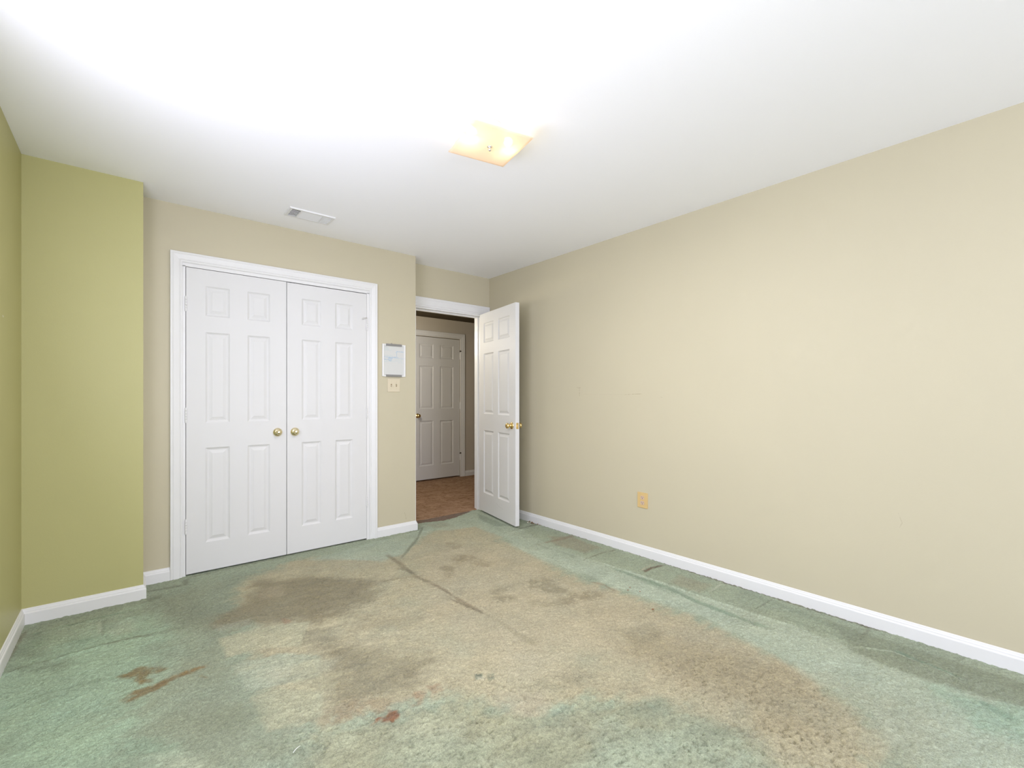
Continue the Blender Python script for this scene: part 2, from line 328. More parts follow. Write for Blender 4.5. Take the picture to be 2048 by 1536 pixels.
#WEAR_BEGIN
BASE_SRGB = (148, 158, 132)
WEAR = [
    ('p', [(-0.492, 2.811), (-0.418, 3.077), (-0.261, 3.144), (0.15, 3.142), (0.231, 2.765), (0.12, 2.525), (-0.028, 2.344), (0.002, 1.834), (-0.402, 2.08)], (159, 180, 152), 0.95, 0.25, 0.05),
    ('p', [(0.07, 3.411), (0.563, 3.489), (0.66, 3.099), (0.46, 2.846), (0.357, 2.328), (0.377, 1.932), (0.456, 1.699), (0.365, 1.58), (0.147, 1.762), (0.1, 2.094), (0.23, 2.339), (0.231, 2.765)], (136, 143, 118), 0.85, 0.18, 0.05),
    ('p', [(0.268, 3.523), (0.632, 3.546), (0.964, 3.588), (1.028, 3.337), (0.716, 3.1), (0.382, 3.15)], (142, 150, 125), 0.6, 0.12, 0.05),
    ('p', [(1.883, 3.45), (2.256, 3.589), (2.467, 3.413), (2.341, 2.894), (2.296, 2.279), (2.255, 1.845), (2.294, 1.512), (2.327, 1.229), (2.264, 0.948), (2.235, 0.689), (2.145, 0.493), (1.978, 0.399), (1.724, 0.396), (1.535, 0.554), (1.612, 0.675), (1.585, 0.838), (1.541, 1.016), (1.398, 1.194), (1.186, 1.257), (1.106, 1.398), (0.973, 1.548), (0.753, 1.618), (0.53, 1.718), (0.422, 1.825), (0.393, 2.203), (0.469, 2.63), (0.471, 3.076), (0.614, 3.446), (0.964, 3.588), (1.258, 3.384), (1.534, 3.211)], (165, 158, 127), 0.97, 0.14, 0.05),
    ('p', [(1.936, 3.232), (2.196, 2.776), (2.208, 1.807), (2.265, 1.197), (2.182, 0.71), (2.009, 0.57), (1.793, 0.751), (1.725, 1.137), (1.626, 1.481), (1.335, 1.511), (1.236, 1.75), (1.257, 2.257), (1.622, 2.842)], (166, 157, 127), 0.8, 0.2, 0.05),
    ('p', [(1.887, 1.479), (2.118, 1.07), (2.196, 0.792), (2.091, 0.576), (1.877, 0.61), (1.792, 0.864), (1.791, 1.233)], (147, 138, 107), 0.75, 0.15, 0.05),
    ('p', [(0.647, 3.31), (0.97, 3.149), (1.241, 2.815), (1.062, 2.583), (0.754, 2.528), (0.565, 2.651), (0.336, 2.773), (0.335, 2.95), (0.538, 3.02)], (125, 118, 90), 0.85, 0.12, 0.05),
    ('p', [(0.609, 3.189), (0.742, 3.148), (0.733, 2.991), (0.613, 3.001)], (147, 138, 110), 0.7, 0.05, 0.05),
    ('p', [(0.927, 2.494), (1.234, 2.163), (1.09, 2.111), (0.906, 2.298)], (140, 132, 102), 0.4, 0.08, 0.05),
    ('p', [(0.74, 2.249), (0.861, 2.063), (1.051, 1.798), (0.905, 1.709), (0.761, 1.725), (0.628, 1.741), (0.535, 1.856), (0.62, 2.013)], (131, 124, 95), 0.8, 0.14, 0.05),
    ('p', [(0.624, 2.5), (0.788, 2.396), (0.776, 2.219), (0.623, 2.318)], (138, 134, 107), 0.6, 0.08, 0.05),
    ('p', [(0.333, 2.643), (0.513, 2.626), (0.733, 2.545), (0.623, 2.318), (0.472, 2.415), (0.344, 2.424)], (172, 170, 139), 0.85, 0.03, 0.01),
    ('p', [(0.35, 2.343), (0.534, 2.309), (0.669, 2.169), (0.62, 2.013), (0.473, 2.048), (0.357, 2.103)], (161, 167, 141), 0.8, 0.03, 0.01),
    ('p', [(0.433, 2.216), (0.732, 2.091), (0.665, 2.022), (0.446, 2.092)], (173, 173, 145), 0.7, 0.06, 0.03),
    ('p', [(0.363, 2.038), (0.469, 2.03), (0.588, 1.91), (0.542, 1.759), (0.374, 1.793)], (161, 161, 131), 0.85, 0.03, 0.015),
    ('p', [(0.34, 2.804), (0.495, 2.78), (0.469, 2.696), (0.351, 2.715)], (155, 156, 133), 0.5, 0.03, 0.02),
    ('p', [(0.587, 2.185), (0.731, 1.967), (0.583, 1.893), (0.465, 2.013)], (163, 160, 128), 0.6, 0.1, 0.05),
    ('p', [(0.483, 1.677), (0.747, 1.606), (1.002, 1.485), (1.177, 1.247), (1.405, 1.149), (1.516, 1.0), (1.6, 0.808), (1.615, 0.644), (1.515, 0.547), (0.351, 1.519)], (148, 148, 118), 0.9, 0.14, 0.05),
    ('p', [(1.31, 1.118), (1.457, 0.961), (1.573, 0.831), (1.567, 0.656), (1.492, 0.566), (1.038, 0.945)], (148, 158, 133), 0.85, 0.12, 0.05),
    ('p', [(0.724, 1.556), (0.87, 1.451), (0.923, 1.221), (0.838, 1.16), (0.656, 1.337)], (150, 156, 129), 0.7, 0.12, 0.05),
    ('p', [(1.11, 1.434), (1.267, 1.343), (1.235, 1.253), (1.153, 1.249), (1.071, 1.353)], (165, 157, 130), 0.7, 0.08, 0.05),
    ('p', [(1.3, 1.643), (1.504, 1.526), (1.493, 1.331), (1.289, 1.366), (1.206, 1.524)], (172, 166, 138), 0.5, 0.1, 0.05),
    ('p', [(0.667, 1.435), (0.645, 1.43), (0.603, 1.452), (0.556, 1.49), (0.522, 1.533), (0.514, 1.563), (0.535, 1.569), (0.578, 1.548), (0.626, 1.507), (0.661, 1.464)], (164, 166, 135), 0.6, 0.09, 0.06),
    ('p', [(0.925, 1.372), (0.897, 1.372), (0.844, 1.403), (0.785, 1.452), (0.743, 1.501), (0.732, 1.533), (0.759, 1.534), (0.813, 1.503), (0.874, 1.453), (0.917, 1.402)], (165, 165, 135), 0.6, 0.09, 0.06),
    ('p', [(0.463, 1.606), (0.441, 1.591), (0.399, 1.607), (0.353, 1.645), (0.318, 1.693), (0.309, 1.734), (0.329, 1.751), (0.372, 1.736), (0.421, 1.696), (0.456, 1.645)], (132, 138, 112), 0.6, 0.09, 0.06),
    ('p', [(1.072, 1.042), (1.046, 1.042), (1.002, 1.065), (0.957, 1.103), (0.927, 1.142), (0.923, 1.166), (0.948, 1.168), (0.993, 1.144), (1.04, 1.105), (1.07, 1.066)], (131, 134, 105), 0.6, 0.09, 0.06),
    ('p', [(0.779, 1.3), (0.756, 1.297), (0.714, 1.319), (0.668, 1.357), (0.636, 1.398), (0.628, 1.426), (0.65, 1.43), (0.693, 1.408), (0.741, 1.369), (0.773, 1.327)], (142, 150, 125), 0.5, 0.09, 0.06),
    ('p', [(1.448, 0.783), (1.41, 0.782), (1.359, 0.805), (1.312, 0.844), (1.288, 0.884), (1.295, 0.911), (1.332, 0.914), (1.385, 0.891), (1.434, 0.85), (1.458, 0.809)], (160, 172, 146), 0.6, 0.09, 0.06),
    ('p', [(0.959, 1.11), (0.944, 1.11), (0.916, 1.126), (0.886, 1.151), (0.865, 1.176), (0.861, 1.192), (0.876, 1.191), (0.905, 1.175), (0.935, 1.15), (0.956, 1.125)], (177, 180, 149), 0.6, 0.09, 0.06),
    ('p', [(1.877, 0.61), (1.834, 0.612), (1.781, 0.634), (1.739, 0.669), (1.722, 0.705), (1.737, 0.727), (1.78, 0.728), (1.834, 0.706), (1.879, 0.669), (1.895, 0.632)], (131, 124, 95), 0.4, 0.09, 0.06),
    ('p', [(1.575, 0.962), (1.542, 0.959), (1.497, 0.979), (1.457, 1.012), (1.436, 1.047), (1.443, 1.072), (1.475, 1.076), (1.521, 1.057), (1.563, 1.022), (1.583, 0.985)], (128, 135, 110), 0.75, 0.09, 0.06),
    ('p', [(1.634, 0.701), (1.597, 0.701), (1.55, 0.721), (1.509, 0.754), (1.491, 0.789), (1.502, 0.812), (1.538, 0.814), (1.588, 0.793), (1.63, 0.758), (1.647, 0.723)], (128, 135, 110), 0.7, 0.09, 0.06),
    ('p', [(1.311, 1.05), (1.279, 1.05), (1.229, 1.076), (1.179, 1.117), (1.147, 1.16), (1.146, 1.188), (1.176, 1.19), (1.228, 1.164), (1.28, 1.12), (1.312, 1.076)], (143, 144, 118), 0.6, 0.09, 0.06),
    ('p', [(1.352, 0.983), (1.323, 0.978), (1.285, 0.992), (1.253, 1.019), (1.237, 1.05), (1.244, 1.074), (1.272, 1.08), (1.311, 1.067), (1.346, 1.038), (1.361, 1.006)], (137, 141, 116), 0.6, 0.09, 0.06),
    ('p', [(1.171, 1.0), (1.137, 0.999), (1.084, 1.027), (1.03, 1.072), (0.995, 1.118), (0.993, 1.149), (1.026, 1.152), (1.081, 1.125), (1.137, 1.077), (1.172, 1.03)], (137, 141, 114), 0.55, 0.09, 0.06),
    ('p', [(0.929, 1.175), (0.899, 1.166), (0.853, 1.184), (0.807, 1.221), (0.779, 1.265), (0.779, 1.3), (0.808, 1.312), (0.856, 1.294), (0.904, 1.254), (0.932, 1.208)], (135, 140, 112), 0.6, 0.09, 0.06),
    ('p', [(1.036, 1.185), (1.013, 1.18), (0.976, 1.196), (0.94, 1.226), (0.918, 1.26), (0.918, 1.284), (0.94, 1.29), (0.978, 1.275), (1.015, 1.244), (1.037, 1.209)], (145, 149, 122), 0.5, 0.09, 0.06),
    ('p', [(1.512, 1.278), (1.489, 1.273), (1.456, 1.286), (1.426, 1.311), (1.41, 1.339), (1.414, 1.359), (1.437, 1.365), (1.471, 1.352), (1.502, 1.326), (1.517, 1.298)], (129, 126, 101), 0.65, 0.09, 0.06),
    ('p', [(1.588, 1.117), (1.572, 1.115), (1.551, 1.124), (1.531, 1.14), (1.522, 1.158), (1.525, 1.17), (1.54, 1.172), (1.562, 1.163), (1.582, 1.147), (1.592, 1.129)], (131, 124, 97), 0.4, 0.09, 0.06),
    ('p', [(0.386, 1.89), (0.362, 1.865), (0.316, 1.877), (0.265, 1.919), (0.227, 1.978), (0.215, 2.032), (0.236, 2.06), (0.283, 2.05), (0.338, 2.005), (0.377, 1.943)], (124, 131, 106), 0.7, 0.09, 0.06),
    ('p', [(0.381, 2.949), (0.352, 2.895), (0.297, 2.895), (0.234, 2.947), (0.186, 3.033), (0.171, 3.125), (0.196, 3.186), (0.254, 3.191), (0.321, 3.135), (0.37, 3.041)], (126, 133, 110), 0.6, 0.09, 0.06),
    ('p', [(0.217, 2.6), (0.197, 2.573), (0.151, 2.584), (0.097, 2.629), (0.054, 2.691), (0.038, 2.75), (0.056, 2.781), (0.103, 2.771), (0.159, 2.724), (0.203, 2.658)], (140, 150, 127), 0.5, 0.09, 0.06),
    ('p', [(-0.266, 3.003), (-0.279, 2.976), (-0.32, 2.987), (-0.374, 3.032), (-0.422, 3.095), (-0.444, 3.152), (-0.433, 3.183), (-0.392, 3.173), (-0.335, 3.126), (-0.287, 3.06)], (128, 140, 115), 0.7, 0.09, 0.06),
    ('p', [(-0.209, 2.799), (-0.226, 2.791), (-0.275, 2.818), (-0.336, 2.869), (-0.388, 2.927), (-0.411, 2.968), (-0.395, 2.979), (-0.346, 2.952), (-0.283, 2.899), (-0.23, 2.841)], (122, 131, 108), 0.6, 0.09, 0.06),
    ('p', [(-0.148, 3.05), (-0.168, 3.035), (-0.222, 3.06), (-0.29, 3.118), (-0.348, 3.185), (-0.374, 3.238), (-0.356, 3.256), (-0.301, 3.231), (-0.23, 3.172), (-0.171, 3.102)], (125, 144, 117), 0.6, 0.09, 0.06),
    ('p', [(0.042, 3.052), (0.031, 3.023), (0.001, 3.023), (-0.035, 3.053), (-0.064, 3.102), (-0.077, 3.152), (-0.066, 3.183), (-0.036, 3.184), (0.001, 3.152), (0.031, 3.102)], (172, 182, 156), 0.6, 0.09, 0.06),
    ('p', [(0.117, 1.894), (0.103, 1.873), (0.071, 1.88), (0.032, 1.912), (0.001, 1.958), (-0.011, 2.001), (0.001, 2.025), (0.034, 2.019), (0.075, 1.985), (0.107, 1.937)], (141, 163, 135), 0.6, 0.09, 0.06),
    ('p', [(0.176, 1.79), (0.16, 1.782), (0.122, 1.8), (0.077, 1.838), (0.04, 1.881), (0.027, 1.915), (0.041, 1.925), (0.08, 1.907), (0.127, 1.867), (0.164, 1.822)], (176, 184, 156), 0.5, 0.09, 0.06),
    ('p', [(-0.038, 2.081), (-0.056, 2.029), (-0.105, 2.029), (-0.166, 2.081), (-0.221, 2.166), (-0.249, 2.257), (-0.237, 2.32), (-0.186, 2.326), (-0.117, 2.268), (-0.06, 2.173)], (157, 179, 150), 0.6, 0.09, 0.06),
    ('p', [(2.577, 3.257), (2.641, 2.405), (2.615, 1.615), (2.669, 1.117), (2.656, 0.65), (2.747, 0.028), (2.117, 0.022), (1.887, 0.214), (2.005, 0.377), (2.151, 0.526), (2.243, 0.729), (2.311, 0.967), (2.359, 1.246), (2.326, 1.709), (2.303, 2.337), (2.363, 2.794)], (166, 176, 152), 0.9, 0.08, 0.03),
    ('p', [(2.263, 0.642), (2.338, 0.409), (2.163, 0.245), (1.842, 0.298), (1.926, 0.443)], (156, 158, 133), 0.5, 0.2, 0.05),
    ('p', [(1.944, 0.738), (2.049, 0.501), (1.782, 0.45), (1.74, 0.628)], (156, 148, 117), 0.5, 0.15, 0.05),
    ('p', [(2.502, 0.313), (2.63, 0.051), (2.332, 0.046), (2.296, 0.196)], (147, 170, 144), 0.7, 0.12, 0.05),
    ('p', [(2.835, 0.827), (2.824, 0.569), (2.841, 0.029), (2.638, 0.027), (2.59, 0.179), (2.556, 0.397), (2.577, 0.631)], (128, 136, 110), 0.85, 0.05, 0.02),
    ('p', [(2.818, 3.119), (2.864, 2.343), (2.904, 1.535), (2.881, 0.84), (2.629, 0.643), (2.611, 0.942), (2.577, 1.362), (2.577, 2.108), (2.559, 2.712)], (146, 156, 129), 0.7, 0.04, 0.02),
    ('p', [(2.745, 2.785), (2.892, 2.662), (2.835, 2.319), (2.656, 2.317), (2.626, 2.607)], (140, 132, 104), 0.6, 0.06, 0.02),
    ('p', [(2.802, 1.62), (2.812, 1.42), (2.643, 1.397), (2.64, 1.595)], (144, 139, 111), 0.5, 0.05, 0.02),
    ('s', [(2.528, 2.738), (2.522, 2.504), (2.517, 2.292)], (126, 136, 112), 0.8, 0.045, 0.012),
    ('s', [(2.568, 1.991), (2.559, 1.801), (2.567, 1.585), (2.514, 1.329), (2.507, 1.101), (2.515, 0.955)], (125, 142, 117), 0.85, 0.032, 0.012),
    ('s', [(2.552, 1.72), (2.527, 1.493)], (123, 140, 115), 0.5, 0.05, 0.012),
    ('s', [(2.865, 1.258), (2.832, 1.022), (2.803, 0.817), (2.787, 0.682)], (130, 142, 117), 0.55, 0.04, 0.012),
    ('s', [(2.702, 0.975), (2.682, 0.782), (2.694, 0.659)], (128, 138, 114), 0.5, 0.02, 0.012),
    ('s', [(2.738, 0.496), (2.702, 0.37), (2.68, 0.258)], (113, 136, 111), 0.7, 0.02, 0.012),
    ('s', [(2.629, 0.643), (2.711, 0.492), (2.694, 0.402), (2.677, 0.265)], (186, 198, 171), 0.55, 0.012, 0.012),
    ('s', [(2.577, 2.201), (2.591, 1.709), (2.59, 1.308), (2.606, 1.039), (2.632, 0.811)], (178, 188, 164), 0.55, 0.012, 0.012),
    ('s', [(2.538, 0.203), (2.479, 0.108)], (121, 144, 120), 0.6, 0.03, 0.012),
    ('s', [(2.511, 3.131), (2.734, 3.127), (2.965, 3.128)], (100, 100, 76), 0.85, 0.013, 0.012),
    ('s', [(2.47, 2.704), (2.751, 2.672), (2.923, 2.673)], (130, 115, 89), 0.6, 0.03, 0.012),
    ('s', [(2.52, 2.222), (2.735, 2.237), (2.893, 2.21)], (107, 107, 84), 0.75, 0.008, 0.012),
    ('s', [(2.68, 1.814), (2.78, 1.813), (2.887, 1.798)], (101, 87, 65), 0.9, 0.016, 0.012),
    ('s', [(2.687, 1.843), (2.893, 1.858)], (168, 163, 137), 0.6, 0.008, 0.012),
    ('s', [(2.706, 1.373), (2.891, 1.375)], (176, 181, 156), 0.6, 0.008, 0.012),
    ('s', [(2.695, 1.096), (2.893, 1.09)], (107, 111, 89), 0.7, 0.006, 0.012),
    ('s', [(2.736, 0.625), (2.889, 0.623)], (115, 119, 95), 0.6, 0.012, 0.012),
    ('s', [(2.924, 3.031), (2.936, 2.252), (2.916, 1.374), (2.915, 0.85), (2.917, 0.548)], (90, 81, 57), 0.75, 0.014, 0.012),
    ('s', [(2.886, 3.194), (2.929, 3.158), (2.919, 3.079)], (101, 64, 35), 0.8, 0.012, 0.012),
    ('p', [(1.278, 3.542), (1.59, 3.606), (1.948, 3.641), (2.084, 3.819), (2.247, 3.75), (2.051, 3.594), (1.607, 3.193), (1.385, 3.142), (1.227, 3.301), (1.011, 3.508)], (162, 172, 148), 0.8, 0.06, 0.02),
    ('p', [(2.032, 3.65), (2.366, 3.765), (2.875, 4.024), (2.781, 3.515), (2.679, 3.031), (2.49, 2.22), (2.413, 2.448), (2.425, 2.997), (2.432, 3.442), (2.187, 3.481)], (158, 168, 144), 0.8, 0.05, 0.02),
    ('p', [(2.05, 3.87), (2.147, 3.856), (2.302, 3.796), (2.425, 3.812), (2.616, 3.879), (2.879, 4.021), (3.138, 4.382), (2.571, 4.855)], (107, 86, 65), 0.97, 0.02, 0.012),
    ('p', [(2.726, 3.814), (2.681, 3.277), (2.572, 3.325), (2.609, 3.61)], (118, 130, 108), 0.7, 0.05, 0.02),
    ('p', [(2.113, 3.795), (2.292, 3.735), (2.291, 3.603), (2.117, 3.621)], (139, 136, 110), 0.5, 0.06, 0.01),
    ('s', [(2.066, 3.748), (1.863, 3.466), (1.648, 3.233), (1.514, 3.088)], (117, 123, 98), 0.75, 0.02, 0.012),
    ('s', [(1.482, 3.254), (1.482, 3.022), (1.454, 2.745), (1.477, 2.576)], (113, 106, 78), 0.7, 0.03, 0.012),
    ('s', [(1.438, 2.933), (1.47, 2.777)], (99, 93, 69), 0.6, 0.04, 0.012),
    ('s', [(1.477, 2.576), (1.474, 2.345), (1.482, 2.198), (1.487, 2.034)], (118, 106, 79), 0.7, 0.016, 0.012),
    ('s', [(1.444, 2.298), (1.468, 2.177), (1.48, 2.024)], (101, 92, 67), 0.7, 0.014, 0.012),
    ('s', [(1.487, 2.034), (1.488, 1.88), (1.485, 1.718), (1.48, 1.603)], (136, 129, 99), 0.5, 0.02, 0.012),
    ('s', [(1.234, 2.799), (1.358, 2.77), (1.505, 2.703)], (131, 123, 94), 0.5, 0.02, 0.012),
    ('s', [(2.268, 1.936), (2.292, 1.855), (2.274, 1.752)], (131, 120, 91), 0.6, 0.015, 0.012),
    ('g', [(1.966, 2.752), (1.92, 2.733), (1.861, 2.759), (1.821, 2.815), (1.825, 2.869), (1.87, 2.891), (1.932, 2.864), (1.972, 2.806)], (131, 122, 92), 0.6, 0.06, 0.04),
    ('g', [(1.736, 2.685), (1.709, 2.665), (1.679, 2.672), (1.664, 2.702), (1.672, 2.738), (1.699, 2.759), (1.73, 2.752), (1.745, 2.721)], (122, 115, 85), 0.5, 0.06, 0.04),
    ('g', [(1.892, 2.773), (1.843, 2.72), (1.808, 2.712), (1.805, 2.752), (1.836, 2.819), (1.885, 2.876), (1.924, 2.886), (1.926, 2.842)], (128, 120, 90), 0.5, 0.06, 0.04),
    ('g', [(1.7, 2.655), (1.66, 2.606), (1.632, 2.597), (1.631, 2.63), (1.658, 2.69), (1.699, 2.741), (1.73, 2.752), (1.73, 2.715)], (131, 123, 94), 0.5, 0.06, 0.04),
    ('g', [(1.989, 2.6), (1.943, 2.574), (1.894, 2.59), (1.867, 2.638), (1.879, 2.691), (1.924, 2.718), (1.976, 2.703), (2.003, 2.653)], (131, 122, 92), 0.5, 0.06, 0.04),
    ('g', [(2.073, 2.067), (2.007, 2.037), (1.942, 2.058), (1.913, 2.116), (1.937, 2.182), (2.003, 2.216), (2.072, 2.196), (2.102, 2.133)], (129, 122, 92), 0.6, 0.06, 0.04),
    ('g', [(2.044, 1.944), (2.008, 1.934), (1.967, 1.952), (1.943, 1.989), (1.95, 2.022), (1.986, 2.033), (2.029, 2.014), (2.053, 1.977)], (122, 115, 85), 0.6, 0.06, 0.04),
    ('g', [(1.742, 2.059), (1.713, 2.052), (1.675, 2.071), (1.65, 2.105), (1.651, 2.134), (1.679, 2.142), (1.718, 2.123), (1.744, 2.089)], (124, 118, 89), 0.6, 0.06, 0.04),
    ('g', [(1.774, 2.169), (1.748, 2.158), (1.717, 2.17), (1.699, 2.199), (1.704, 2.228), (1.73, 2.24), (1.762, 2.227), (1.78, 2.198)], (131, 124, 95), 0.5, 0.06, 0.04),
    ('g', [(2.152, 1.761), (2.098, 1.749), (2.037, 1.777), (2.003, 1.829), (2.015, 1.875), (2.069, 1.889), (2.132, 1.86), (2.167, 1.807)], (128, 120, 90), 0.65, 0.06, 0.04),
    ('g', [(2.0, 1.783), (1.967, 1.775), (1.927, 1.793), (1.904, 1.827), (1.911, 1.857), (1.945, 1.866), (1.985, 1.847), (2.008, 1.813)], (126, 118, 89), 0.6, 0.06, 0.04),
    ('g', [(1.897, 1.843), (1.859, 1.84), (1.805, 1.871), (1.766, 1.918), (1.765, 1.954), (1.803, 1.958), (1.858, 1.927), (1.898, 1.879)], (136, 129, 99), 0.5, 0.06, 0.04),
    ('g', [(2.058, 1.271), (1.991, 1.261), (1.92, 1.294), (1.884, 1.35), (1.905, 1.399), (1.972, 1.412), (2.047, 1.379), (2.083, 1.32)], (136, 129, 99), 0.5, 0.06, 0.04),
    ('g', [(2.026, 3.075), (1.984, 3.042), (1.94, 3.051), (1.92, 3.096), (1.934, 3.151), (1.976, 3.186), (2.021, 3.178), (2.042, 3.131)], (131, 122, 92), 0.5, 0.06, 0.04),
    ('g', [(1.529, 1.62), (1.505, 1.615), (1.474, 1.631), (1.453, 1.659), (1.455, 1.682), (1.478, 1.688), (1.511, 1.672), (1.532, 1.644)], (143, 136, 106), 0.5, 0.06, 0.04),
    ('g', [(1.372, 1.319), (1.339, 1.316), (1.294, 1.341), (1.262, 1.381), (1.261, 1.411), (1.294, 1.415), (1.34, 1.389), (1.373, 1.349)], (139, 136, 108), 0.5, 0.06, 0.04),
    ('g', [(-0.043, 2.558), (0.027, 2.583), (0.1, 2.542), (0.119, 2.488), (0.068, 2.483), (0.066, 2.422), (0.037, 2.429), (0.005, 2.503)], (131, 116, 75), 0.92, 0.03, 0.012),
    ('g', [(-0.019, 2.345), (0.018, 2.386), (0.081, 2.375), (0.114, 2.399), (0.12, 2.351), (0.082, 2.332), (0.032, 2.333), (-0.005, 2.318)], (127, 109, 69), 0.92, 0.025, 0.01),
    ('s', [(0.08, 2.367), (0.097, 2.379), (0.148, 2.389), (0.207, 2.399)], (126, 107, 67), 0.9, 0.026, 0.008),
    ('s', [(0.204, 2.402), (0.258, 2.4)], (126, 107, 67), 0.8, 0.016, 0.008),
    ('s', [(0.233, 2.336), (0.251, 2.303)], (119, 106, 71), 0.7, 0.008, 0.01),
    ('g', [(0.672, 1.593), (0.695, 1.611), (0.729, 1.61), (0.752, 1.626), (0.776, 1.607), (0.762, 1.575), (0.739, 1.567), (0.713, 1.582)], (132, 90, 59), 0.95, 0.016, 0.008),
    ('g', [(0.823, 1.615), (0.874, 1.651), (0.905, 1.625), (0.86, 1.584)], (147, 119, 87), 0.6, 0.03, 0.03),
    ('g', [(0.933, 1.655), (0.979, 1.634), (0.978, 1.593), (0.935, 1.6)], (141, 115, 85), 0.5, 0.02, 0.03),
    ('g', [(0.649, 1.799), (0.778, 1.672), (0.718, 1.63), (0.548, 1.72), (0.542, 1.759)], (137, 119, 89), 0.45, 0.06, 0.04),
    ('g', [(0.618, 2.677), (0.652, 2.613), (0.615, 2.561)], (146, 116, 88), 0.5, 0.02, 0.02),
    ('g', [(1.134, 1.602), (1.16, 1.59), (1.14, 1.556), (1.117, 1.571)], (104, 111, 90), 0.85, 0.012, 0.008),
    ('g', [(1.169, 1.564), (1.195, 1.552), (1.175, 1.519), (1.152, 1.533)], (104, 111, 90), 0.85, 0.012, 0.008),
    ('g', [(1.129, 1.58), (1.154, 1.568), (1.141, 1.543), (1.121, 1.559)], (186, 182, 154), 0.5, 0.01, 0.01),
    ('m', [(0.469, 2.63), (0.916, 2.465), (1.147, 1.824), (0.897, 1.572), (0.483, 1.677), (0.394, 1.849)], (0, 0, 0), 0.22, 0.15, 0.03),
    ('m', [(0.973, 1.548), (1.554, 1.024), (1.666, 0.601), (1.464, 0.613), (0.356, 1.539), (0.526, 1.705)], (0, 0, 0), 0.18, 0.15, 0.03),
    ('m', [(1.954, 1.599), (2.264, 0.948), (2.091, 0.576), (1.711, 0.716), (1.673, 1.229)], (0, 0, 0), 0.12, 0.15, 0.03),
    ('m', [(0.813, 3.517), (1.53, 2.682), (1.22, 2.139), (0.479, 2.688)], (0, 0, 0), 0.14, 0.15, 0.03),
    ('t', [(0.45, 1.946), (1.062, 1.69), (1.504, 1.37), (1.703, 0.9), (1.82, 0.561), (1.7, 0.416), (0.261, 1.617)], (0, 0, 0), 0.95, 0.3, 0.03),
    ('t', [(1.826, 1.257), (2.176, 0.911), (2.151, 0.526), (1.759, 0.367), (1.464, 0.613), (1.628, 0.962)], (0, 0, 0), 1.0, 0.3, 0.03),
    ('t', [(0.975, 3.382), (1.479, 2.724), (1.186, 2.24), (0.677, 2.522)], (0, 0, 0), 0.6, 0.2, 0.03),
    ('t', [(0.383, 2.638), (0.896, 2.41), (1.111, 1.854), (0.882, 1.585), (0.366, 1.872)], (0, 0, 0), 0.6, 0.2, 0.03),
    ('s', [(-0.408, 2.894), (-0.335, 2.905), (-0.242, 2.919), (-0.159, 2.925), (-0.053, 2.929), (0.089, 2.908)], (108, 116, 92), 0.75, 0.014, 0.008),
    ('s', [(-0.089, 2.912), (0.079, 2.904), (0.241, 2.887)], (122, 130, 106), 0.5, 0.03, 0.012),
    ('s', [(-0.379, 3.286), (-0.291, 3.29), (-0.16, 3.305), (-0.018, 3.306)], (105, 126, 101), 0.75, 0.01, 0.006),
    ('s', [(-0.111, 3.264), (-0.1, 3.041)], (122, 131, 109), 0.6, 0.01, 0.004),
    ('s', [(-0.123, 3.26), (-0.112, 3.076)], (176, 184, 158), 0.6, 0.012, 0.004),
    ('s', [(-0.374, 2.559), (-0.299, 2.59), (-0.156, 2.59), (-0.03, 2.547)], (137, 156, 129), 0.6, 0.012, 0.01),
    ('s', [(-0.407, 3.348), (-0.417, 3.065), (-0.425, 2.908)], (120, 115, 90), 0.7, 0.02, 0.012),
    ('s', [(-0.417, 3.186), (-0.216, 3.267), (0.091, 3.351)], (160, 176, 148), 0.4, 0.04, 0.012),
    ('p', [(-0.345, 3.296), (-0.139, 3.273), (-0.112, 3.063), (-0.289, 3.079)], (160, 174, 146), 0.6, 0.04, 0.02),
    ('s', [(0.081, 3.402), (0.14, 3.423)], (104, 111, 88), 0.7, 0.04, 0.012),
    ('s', [(0.29, 3.672), (0.565, 3.687), (0.899, 3.684)], (117, 119, 95), 0.5, 0.015, 0.012),
    ('s', [(0.085, 3.56), (0.27, 3.542), (0.284, 3.656)], (110, 115, 92), 0.6, 0.02, 0.012),
    ('r', [(-0.421, 2.882), (-0.333, 2.884), (-0.24, 2.896), (-0.158, 2.902), (-0.053, 2.905), (0.088, 2.884)], (0.009, 0, 0), 1.0, 0.016, 0.01),
    ('r', [(-0.376, 3.259), (-0.289, 3.262), (-0.159, 3.275), (-0.018, 3.275)], (0.005, 0, 0), 1.0, 0.012, 0.01),
    ('r', [(2.096, 3.765), (1.856, 3.419), (1.652, 3.2), (1.522, 3.055)], (0.008, 0, 0), 1.0, 0.018, 0.01),
    ('r', [(1.508, 2.591), (1.501, 2.36), (1.508, 2.21), (1.512, 2.044), (1.498, 1.732)], (0.006, 0, 0), 1.0, 0.018, 0.01),
    ('r', [(2.593, 2.214), (2.606, 1.718), (2.603, 1.314), (2.618, 1.044), (2.644, 0.815)], (0.007, 0, 0), 1.0, 0.02, 0.01),
    ('r', [(2.629, 0.643), (2.695, 0.489), (2.678, 0.4), (2.662, 0.264)], (0.008, 0, 0), 1.0, 0.02, 0.01),
    ('r', [(2.474, 3.085), (2.692, 3.079), (2.919, 3.079)], (0.006, 0, 0), 1.0, 0.014, 0.01),
    ('r', [(2.489, 2.195), (2.7, 2.209), (2.865, 2.188)], (0.005, 0, 0), 1.0, 0.012, 0.01),
    ('r', [(2.634, 1.783), (2.732, 1.782), (2.836, 1.767)], (0.006, 0, 0), 1.0, 0.014, 0.01),
]
